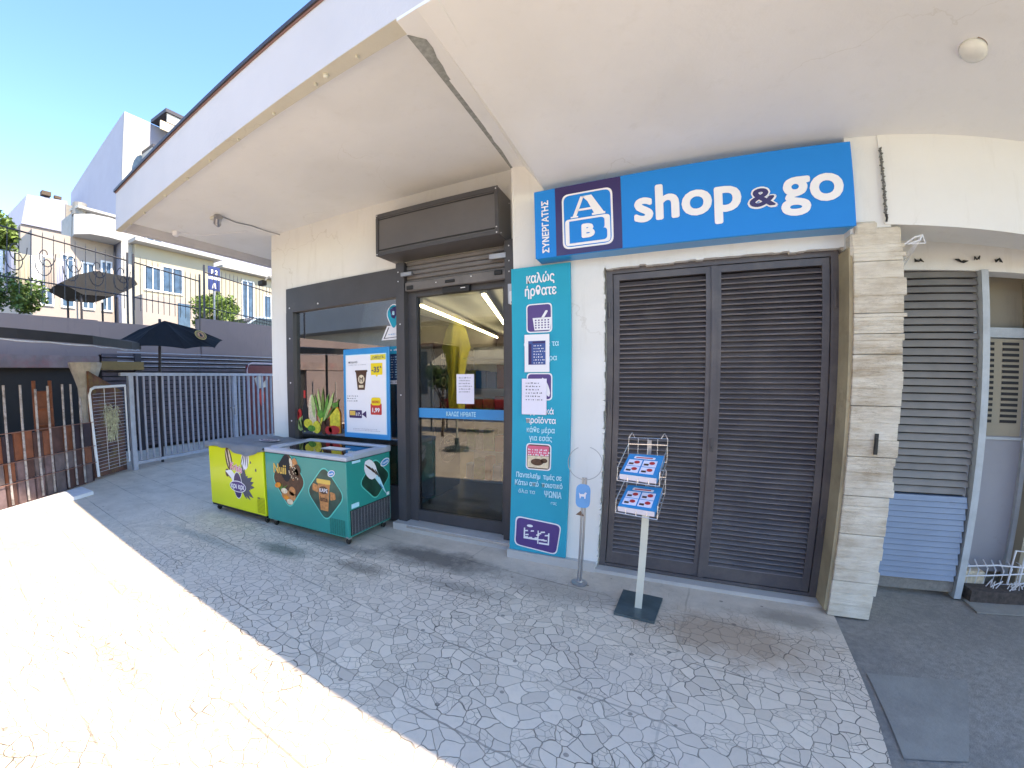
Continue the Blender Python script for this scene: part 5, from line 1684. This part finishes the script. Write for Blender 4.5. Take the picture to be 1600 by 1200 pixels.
# emblem on the slope facing the street
def emb(u, v, l=0.0):
    o_ = Vector((-8.33, 5.12, 2.60)); e1 = Vector((-.06, .98, .06)).normalized(); e2 = Vector((-.62, -.05, .79)).normalized()
    nn_ = e1.cross(e2)
    if nn_.x < 0: nn_ = -nn_
    return o_ + e1 * u + e2 * v + nn_ * (.075 + l)
flat('emblem', [ell(0, 0, .13, .13)], 'gold', c, emb)
flat('emblem', [ell(0, 0, .118, .118)], 'tarp', c, emb, .004)
flat('emblem', [ell(0, 0, .075, .075)], 'caramel', c, emb, .006)
flat('emblem', [ell(0, .022, .03, .025), ell(0, -.028, .04, .03)], 'tarp', c, emb, .008)
for k in range(20):
    a = k / 20 * 2 * pi
    flat('emblem', [rect(.096 * cos(a) - .008, .096 * sin(a) - .008, .096 * cos(a) + .006, .096 * sin(a) + .008)], 'gold', c, emb, .006)

c = thing('red_display_board', 'dark red display board with white rounded frame behind the gate', 'board', (-10, 8.3, 0))
mb = MB(); mb.bbox(-10.05, -9.98, 7.60, 9.0, .1, 2.12, .02, 2); mb.build('board_sheet', 'darkred', c)
mb = MB(); mb.tube([(-9.97, 7.60, .1), (-9.97, 7.60, 2.0), (-9.97, 7.66, 2.14), (-9.97, 7.78, 2.18), (-9.97, 9.0, 2.18)], .02, 7); mb.build('tube_frame', pm('pink_white', (0.55, 0.42, 0.44), 0.5), c)
Fr = sidex(-9.975)
flat('print', [[(7.85, 1.75), (8.1, 1.9), (8.15, 1.6), (8.35, 1.8), (8.3, 1.5), (7.95, 1.45)]], 'steel', c, Fr)
flat('print', [ell(8.1, 1.2, .1, .25)], 'red', c, Fr)

# ------------------------------------------------------------ street beyond the wall
RZ = 2.75
def windows(parent, x, rects_, deep=.06, fm='whitepaint'):
    for (y0, y1, z0, z1) in rects_:
        mb = MB()
        mb.box(x, x + deep, y0 - .07, y0, z0 - .07, z1 + .07); mb.box(x, x + deep, y1, y1 + .07, z0 - .07, z1 + .07)
        mb.box(x, x + deep, y0, y1, z1, z1 + .07); mb.box(x, x + deep, y0, y1, z0 - .07, z0)
        mb.box(x, x + deep * .7, (y0 + y1) / 2 - .025, (y0 + y1) / 2 + .025, z0, z1)
        w = mb.build('window', fm, parent)
        mb = MB(); mb.box(x + .005, x + .02, y0, y1, z0, z1); mb.build('pane', 'winblue', w)

# tall white block
A_ = thing('apartment_block', 'tall white block, shaded side wall coloured lilac, rising behind the canopy end', 'building', (-25, 11, RZ))
mb = MB()
mb.prism([(-20, 8.45, RZ), (-31, 9.95, RZ), (-31, 24, RZ), (-20, 24, RZ)], (0, 0, 13.95 - RZ))
mb.build('wall', 'hlilac_shade', A_)  # lilac puts the side wall's shade into the white block's colour
mb = MB(); mb.prism([(-19.98, 8.45, RZ), (-19.98, 9.15, RZ), (-19.98, 9.6, 12.6), (-19.98, 9.65, 13.95), (-19.98, 8.45, 13.95)], (.05, 0, 0)); mb.build('lit_corner_face', 'hwhite', A_)  # white sheet: the lit corner face put into colour over the lilac
mb = MB(); mb.box(-20.0, -18.9, 9.3, 24, 12.25, 12.4); mb.box(-20, -18.6, 9.7, 24, 13.98, 14.15); mb.build('balcony_slab', 'flashing', A_)
mb = MB(); mb.box(-20.0, -18.95, 9.3, 24, 11.5, 12.24); mb.box(-18.72, -18.66, 9.8, 24, 13.55, 13.97); mb.build('parapet', 'hwhite', A_)
mb = MB(); mb.box(-18.72, -18.66, 9.5, 24, 13.1, 13.5); mb.build('awning_edge', 'cream', A_)
mb = MB(); mb.prism([(-19.9, 9.3 + .75 * cos(a) * (.6 if cos(a) < 0 else 1), 11.2 + 1.0 * sin(a)) for a in [radians(k * 20) for k in range(18)]], (-.1, 0, 0)); mb.build('arched_opening', 'winblue', A_)
mb = MB(); mb.box(-20.0, -19.88, 8.45, 24, 9.9, 10.0); mb.build('string_course', 'hcream', A_)
windows(A_, -19.95, [(9.6, 10.3, 8.3, 9.5)])

Bh = thing('box_house', 'small lilac topped house with sunlit pink wall at the far left', 'house', (-32, 8, RZ))
mb = MB(); mb.box(-36, -30, 7.0, 9.9, RZ, 11.0); mb.build('wall', 'hpink', Bh)
mb = MB(); mb.prism([(-29.9, 7.0, 11.0), (-29.9, 9.75, 11.0), (-29.9, 9.4, 12.95), (-29.9, 7.25, 12.75)], (-5, 0, 0)); mb.build('roof_box', 'hlilac_shade', Bh)
mb = MB(); mb.box(-29.88, -29.8, 9.3, 9.78, 11.0, 12.7); mb.build('dark_side', 'shutter', Bh)
mb = MB(); mb.box(-30.2, -29.8, 8.0, 8.5, 12.95, 13.2); mb.box(-30.1, -29.9, 8.7, 9.1, 12.95, 13.12); mb.build('roof_clutter', 'bark', Bh)
windows(Bh, -30, [(7.4, 7.9, 8.0, 9.8), (8.4, 8.9, 8.0, 9.8), (9.2, 9.6, 8.0, 9.8), (7.4, 8.0, 4.5, 6.5)])

Ch = thing('balcony_house', 'cream house with white rounded balcony below the tall block', 'house', (-22, 7.6, RZ))
mb = MB(); mb.box(-26, -20.6, 5.2, 8.40, RZ, 7.95); mb.build('wall', 'hpink', Ch)
mb = MB(); mb.prism([(-20.6, 6.7, 7.95), (-20.2, 6.62, 7.95), (-19.7, 7.1, 7.95), (-19.6, 7.8, 7.95), (-19.7, 8.4, 7.95), (-20.6, 8.4, 7.95)], (0, 0, .85)); mb.build('balcony', 'hwhite', Ch)
mb = MB(); mb.prism([(-20.7, 6.6, 9.05), (-20.0, 6.7, 9.05), (-19.8, 8.4, 8.95), (-20.7, 8.4, 8.95)], (0, 0, .1)); mb.build('balcony_rail', 'hwhite', Ch)
mb = MB(); mb.box(-22, -20.7, 6.7, 8.38, 7.96, 9.0); mb.build('recess', 'shutter', Ch)
mb = MB(); mb.lathe(-20.4, 6.9, [(.28, 8.85), (.28, 9.35)], 12); mb.build('chimney', 'shutter', Ch)
windows(Ch, -20.6, [(5.5, 5.9, 5.0, 6.9), (6.3, 6.7, 5.0, 7.1), (7.1, 7.5, 5.0, 6.9), (7.9, 8.25, 5.0, 7.1)])

Dh = thing('cream_house', 'long cream house with white eaves and blue windows behind the railing', 'house', (-21, 13, RZ))
mb = MB(); mb.box(-26, -19.7, 8.95, 13.0, RZ, 7.95); mb.build('wall', 'hcream', Dh)
mb = MB(); mb.box(-26.5, -19.2, 8.75, 13.2, 7.96, 8.12); mb.build('roof', 'hwhite', Dh)
mb = MB(); mb.box(-19.69, -19.0, 8.95, 12.0, RZ, 5.6); mb.build('garden_wall', 'hpink', Dh)
windows(Dh, -19.7, [(9.4, 10.1, 6.0, 7.0), (10.25, 11.2, 6.0, 7.15)])
mb = MB(); mb.box(-19.0, -18.95, 10.6, 11.2, 4.2, 5.4); mb.build('wall_niche', 'winblue', Dh)
Eh = thing('yellow_house', 'pale yellow house with dark blue shutters beside the white pillar', 'house', (-21, 18, RZ))
mb = MB(); mb.box(-25, -19.6, 13.3, 24, RZ, 7.6); mb.build('wall', 'hcream', Eh)
mb = MB(); mb.box(-25.2, -19.2, 13.2, 24.2, 7.62, 7.75); mb.build('roof', 'hwhite', Eh)
windows(Eh, -19.6, [(14.7, 15.4, 5.2, 7.2), (16.2, 17.2, 5.4, 6.6), (18.2, 19, 5.2, 7.2)])

# dark stall awning behind the railing
c = thing('canvas_stall', 'dark canvas covered stall behind the scrolled railing', 'stall', (-12.6, 4.9, RZ))
mb = MB()
prof = [(3.7, 4.18), (4.05, 4.42), (4.5, 4.60), (5.5, 4.58), (5.62, 4.42), (5.3, 4.18), (4.9, 3.98), (4.2, 3.95)]
mb.prism([(-12.2, y, z) for y, z in prof], (-1.2, 0, 0)); mb.build('canvas', 'tarp', c)
mb = MB()
for y in (4.2, 5.1):
    for x in (-12.3, -13.3):
        mb.tube([(x, y, RZ), (x, y, 4.0)], .03, 6)
mb.build('leg', 'iron', c)

c = thing('washing_line', 'row of pale cloths hung out behind the scrolled railing', 'washing', (-12.9, 3.2, RZ))
mb = MB()
for y in (2.1, 4.3):
    mb.tube([(-12.9, y, RZ), (-12.9, y, 5.0)], .02, 6)
mb.tube([(-12.9, 2.1, 4.95), (-12.9, 3.2, 4.9), (-12.9, 4.3, 4.95)], .006, 5)
mb.build('line_frame', 'steel', c)
rnd = random.Random(8)
y = 2.2
for mt in ('hpink', 'whitepaint', 'hlilac_shade', 'hcream', 'whitepaint', 'hpink', 'hlilac_shade'):
    w = rnd.uniform(.18, .30); mb = MB()
    n_ = 10; z1 = rnd.uniform(4.0, 4.3); prev = None
    for k in range(n_ + 1):
        yy = y + w * k / n_; xx = -12.9 + .03 * sin(k * 1.9)
        cur = ((-12.9, yy, 4.91), (xx, yy, z1 + .02 * sin(k)))
        if prev: mb.face([prev[0], cur[0], cur[1], prev[1]])
        prev = cur
    bmesh.ops.remove_doubles(mb.bm, verts=mb.bm.verts[:], dist=1e-4)
    bmesh.ops.solidify(mb.bm, geom=mb.bm.faces[:], thickness=.006)
    mb.build('hung_cloth', mt, c)
    y += w + .04
# street sign
c = thing('street_sign', 'blue and white rectangular street sign on a post behind the railing', 'sign', (-11.6, 7.67, RZ))
mb = MB(); mb.tube([(-11.66, 7.70, RZ), (-11.66, 7.70, 5.2)], .03, 8); mb.build('post', 'steel', c)
mb = MB(); mb.box(-11.63, -11.61, 7.47, 7.88, 4.46, 5.18); mb.build('sign_plate', pm('sign_navy', (0.02, 0.035, 0.16), 0.4), c)
Ft = sidex(-11.608)
flat('mark', [rect(7.47, 4.79, 7.88, 4.87)], 'white', c, Ft, .001)
text('P', 'white', c, Ft, 7.57, 4.93, .22, .08, 'LEFT', .008)
text('2', 'white', c, Ft, 7.70, 4.95, .18, .10, 'LEFT', .006)
flat('mark', [[(7.60, 4.52), (7.64, 4.52), (7.68, 4.68), (7.64, 4.68)], [(7.70, 4.52), (7.74, 4.52), (7.71, 4.68), (7.67, 4.68)]], 'white', c, Ft, .001)

# parked car
c = thing('parked_car', 'silver parked car showing only its roof above the higher retaining wall', 'car', (-14, 11, RZ))
mb = MB()
side = [(9.0, .35), (9.0, .75), (9.25, .88), (9.9, .95), (10.55, 1.38), (12.1, 1.45), (12.9, 1.05), (13.2, .95), (13.25, .4), (12.9, .28), (9.3, .28)]
mb.prism([(-14.85, y, RZ + z) for y, z in side], (1.7, 0, 0)); mb.build('body', 'car', c)
for x in (-13.145, -14.86):
    mb = MB(); mb.prism([(x, 10.0, RZ + .98), (x, 10.6, RZ + 1.33), (x, 12.05, RZ + 1.38), (x, 12.6, RZ + 1.05)], (.01, 0, 0)); mb.build('side_window', 'carglass', c)
mb = MB(); mb.prism([(-14.75, 9.93, RZ + .985), (-13.25, 9.93, RZ + .985), (-13.3, 10.52, RZ + 1.375), (-14.7, 10.52, RZ + 1.375)], (0, -.012, .012)); mb.build('windscreen', 'carglass', c)
for x in (-14.8, -13.2):
    for y in (9.75, 12.5):
        mb = MB(); mb.lathe(0, 0, [(.22, -.1), (.31, -.09), (.31, .09), (.22, .1)], 20, Matrix.Translation((x, y, RZ + .32)) @ Matrix.Rotation(pi / 2, 4, 'Y')); w = mb.build('wheel', 'black', c)
        mb = MB(); mb.lathe(0, 0, [(.18, -.105), (.18, .105)], 14, Matrix.Translation((x, y, RZ + .32)) @ Matrix.Rotation(pi / 2, 4, 'Y')); mb.build('rim', 'steel', w)
mb = MB(); mb.box(-14.6, -14.2, 8.97, 9.0, RZ + .55, RZ + .7); mb.build('headlight', 'white', c)
mb = MB(); mb.box(-13.8, -13.4, 8.97, 9.0, RZ + .55, RZ + .7); mb.build('headlight', 'white', c)

# vegetation
def plant(name, label, cat, cx, cy, z0, rad, hz, nleaf, leaf, mat, seed, trunk=True):
    c = thing(name, label, cat, (cx, cy, z0))
    rnd = random.Random(seed)
    cz = z0 + hz
    if trunk:
        mb = MB()
        mb.tube([(cx, cy, z0), (cx + .05, cy - .03, z0 + hz * .5), (cx, cy, cz)], [rad * .09, rad * .06, rad * .03], 7)
        for k in range(7):
            a = k * .9
            mb.tube([(cx, cy, z0 + hz * (.4 + .07 * k)), (cx + rad * .6 * cos(a), cy + rad * .6 * sin(a), cz + rad * .3 * sin(k))], [rad * .04, rad * .01], 5)
        mb.build('trunk', 'bark', c)
    mb = MB()
    clumps = []
    for k in range(26):
        a, e = rnd.uniform(0, 2 * pi), rnd.uniform(-.6, 1)
        r = rad * rnd.uniform(.35, .95)
        clumps.append((Vector((cx + r * cos(a) * cos(e), cy + r * sin(a) * cos(e), cz + r * sin(e) * .9)), rad * rnd.uniform(.2, .38)))
    for k in range(nleaf):
        p, r = rnd.choice(clumps)
        d = Vector((rnd.gauss(0, 1), rnd.gauss(0, 1), rnd.gauss(0, 1))).normalized() * r * rnd.random() ** .4
        q = p + d
        u = Vector((rnd.gauss(0, 1), rnd.gauss(0, 1), rnd.gauss(0, .6))).normalized() * leaf
        w = u.cross(Vector((rnd.gauss(0, 1), rnd.gauss(0, 1), rnd.gauss(0, 1)))).normalized() * leaf * .45
        mb.face([q - u, q + w, q + u, q - w])
    mb.build('crown', mat, c)
plant('garden_tree', 'sunlit green tree at the far left edge behind the scrolled railing', 'tree', -16.5, 2.6, RZ, 1.2, 3.5, 7000, .09, 'foliage2', 4)
plant('garden_shrub', 'bushy green shrub behind the street sign', 'shrub', -15.5, 10.3, RZ, .95, 1.75, 5000, .07, 'foliage2', 6)
plant('potted_shrub', 'small dark shrub at the garden wall corner', 'shrub', -18.6, 12.3, RZ, .45, 3.0, 1200, .06, 'foliage', 9)
for i, (y, h, l) in enumerate(((3.6, 1.0, 'clump of dark climbing plant behind the left end of the scrolled railing'),)):
    plant('climbing_plant', l, 'plant', -12.2, y - 1.0, RZ, .7, h, 2200, .06, 'foliage', 20 + i, False)
# distant trees on the rise
plant('distant_tree', 'distant round tree above the box house roofline', 'tree', -45, 6.2, RZ, 2.6, 9, 4000, .2, 'foliage2', 31)

# ------------------------------------------------------------ across the lane (seen mirrored in the glass)
c = thing('yellow_parasol', 'closed yellow parasol mirrored in the shop door glass', 'parasol', (-4.15, -.9, 0))
mb = MB()
prof = [(.05, .85), (.16, .95), (.20, 1.3), (.17, 1.7), (.22, 2.1), (.28, 2.35), (.20, 2.7), (.08, 2.98), (.02, 3.08)]
rings = []
for r, z in prof:
    ringv = [mb.bm.verts.new((-4.15 + r * (1 + .28 * cos(k * pi / 2 * 2 + z)) * cos(2 * pi * k / 24), -.9 + r * (1 + .25 * sin(k * 1.57 + z * 2)) * sin(2 * pi * k / 24), z)) for k in range(24)]
    rings.append(ringv)
for A2, B2 in zip(rings, rings[1:]):
    for k in range(24):
        mb.bm.faces.new((A2[k], A2[(k + 1) % 24], B2[(k + 1) % 24], B2[k]))
mb.build('canopy', 'parasol', c, True)
mb = MB(); mb.tube([(-4.15, -.9, 0), (-4.15, -.9, 2.9)], .025, 8); mb.build('pole', 'cream_metal', c)
mb = MB(); mb.lathe(-4.15, -.9, [(.28, 0), (.28, .08), (.06, .12), (.05, .3)], 20); mb.build('base', 'standbase', c)
c = thing('opposite_building', 'tall beige building with balcony across the lane mirrored in the window', 'building', (-9, -9, 0))
mb = MB(); mb.box(-20, -5.2, -13, -9, 0, 9.5); mb.build('wall', 'wall', c)
mb = MB(); mb.box(-20, -5.2, -9.0, -7.9, 4.1, 4.3); mb.box(-20, -5.2, -8.0, -7.9, 4.3, 5.2); mb.build('balcony', 'hwhite', c)
for k in range(5):
    mb = MB(); mb.box(-18.5 + k * 2.6, -17.2 + k * 2.6, -9.0, -8.95, 1.0, 2.9); mb.build('window', 'winblue', c)
c = thing('tiled_house', 'low house with brown tiled roof across the lane mirrored in the window', 'house', (-2, -8, 0))
mb = MB(); mb.box(-5.1, 8, -12, -8.6, 0, 2.9); mb.build('wall', 'wall', c)
mb = MB(); mb.prism([(-9.5, -7.6, 3.0), (-9.5, -8.8, 3.0), (-9.5, -8.8, 4.0)], (19, 0, 0)); mb.build('roof', pm('brown_tiles', (0.16, 0.09, 0.06), 0.8, var=0.4, nscale=9), c)
for k in range(4):
    mb = MB(); mb.box(-4.4 + k * 2.6, -3.3 + k * 2.6, -8.6, -8.55, .2 if k % 2 else 1.0, 2.2); mb.build('window', 'darkgap', c)
plant('lane_shrub', 'dark shrub beside the closed yellow parasol across the lane', 'shrub', -5.6, -3.0, 0, .55, 1.6, 2500, .06, 'foliage', 41)
c = thing('fruit_stall', 'market stall with cream scalloped awning and red crates mirrored in the door', 'stall', (-5.2, -4.5, 0))
mb = MB(); mb.prism([(-6.6, -3.9, 2.05), (-3.9, -3.9, 2.05), (-3.9, -5.2, 2.55), (-6.6, -5.2, 2.55)], (0, 0, .03))
for k in range(14):
    x = -6.6 + k * .193
    mb.prism([(x, -3.9, 2.05), (x + .193, -3.9, 2.05), (x + .17, -3.9, 1.93), (x + .097, -3.9, 1.89), (x + .02, -3.9, 1.93)], (0, .01, 0))
mb.build('awning', 'cream', c)
mb = MB()
for x in (-6.5, -4.0):
    for y in (-4.0, -5.1):
        mb.tube([(x, y, 0), (x, y, 2.2)], .025, 6)
mb.build('pole', 'iron', c)
mb = MB(); mb.box(-6.4, -4.1, -5.0, -4.2, .7, .75); mb.build('table', 'bark', c)
for k in range(6):
    x = -6.35 + k * .37
    t = thing('fruit_crate', ('%s red fruit crate from the parasol end of the mirrored market stall' % ('sixth fifth fourth third second first'.split()[k])), 'crate', (x, -4.6, .75), 'crates on the market stall')
    mb = MB(); mb.box(x, x + .34, -4.9, -4.3, .752, .77); mb.box(x, x + .34, -4.32, -4.3, .77, 1.0); mb.box(x, x + .34, -4.9, -4.88, .77, 1.0); mb.box(x, x + .02, -4.88, -4.32, .77, 1.0); mb.box(x + .32, x + .34, -4.88, -4.32, .77, 1.0); mb.build('crate_body', 'red', t)

# ------------------------------------------------------------ far-apart pieces of one part become parts of their own
def split_pieces(o):
    me = o.data
    nv = len(me.vertices)
    par = list(range(nv))
    def find(a):
        while par[a] != a:
            par[a] = par[par[a]]; a = par[a]
        return a
    for e in me.edges:
        a, b = find(e.vertices[0]), find(e.vertices[1])
        if a != b: par[a] = b
    isl = {}
    for i in range(nv):
        isl.setdefault(find(i), []).append(i)
    keys = list(isl)
    bb = []
    for k in keys:
        cs = [me.vertices[i].co for i in isl[k]]
        bb.append((Vector([min(c[j] for c in cs) for j in range(3)]), Vector([max(c[j] for c in cs) for j in range(3)])))
    grp = list(range(len(keys)))
    def gf(a):
        while grp[a] != a: a = grp[a]
        return a
    sz = [max(h - l) for l, h in bb]
    for i in range(len(keys)):
        for j in range(i):
            g = math.sqrt(sum(max(0, bb[i][0][q] - bb[j][1][q], bb[j][0][q] - bb[i][1][q]) ** 2 for q in range(3)))
            if g <= max(.02, .5 * max(sz[i], sz[j])):
                a, b = gf(i), gf(j)
                if a != b: grp[a] = b
    roots = sorted(set(gf(i) for i in range(len(keys))))
    if len(roots) < 2: return
    which = {}
    for i, k in enumerate(keys):
        for v in isl[k]: which[v] = roots.index(gf(i))
    for n_ in range(len(roots)):
        m2 = me.copy()
        bm = bmesh.new(); bm.from_mesh(m2)
        bm.verts.ensure_lookup_table()
        bmesh.ops.delete(bm, geom=[v for v in bm.verts if which[v.index] != n_], context='VERTS')
        bm.to_mesh(m2); bm.free()
        if n_ == 0:
            o.data = m2
        else:
            c2 = o.copy(); c2.data = m2; COL.objects.link(c2)
SPLIT = {'pole', 'leg', 'label', 'end_post', 'bracket', 'hinge', 'lock', 'rivet', 'screw', 'board', 'plaster_hole', 'stain_drip', 'scrap', 'produce_print', 'print', 'emblem', 'splash_print'}
for o in list(COL.objects):
    if o.type == 'MESH' and o.name.split('.')[0] in SPLIT:
        split_pieces(o)
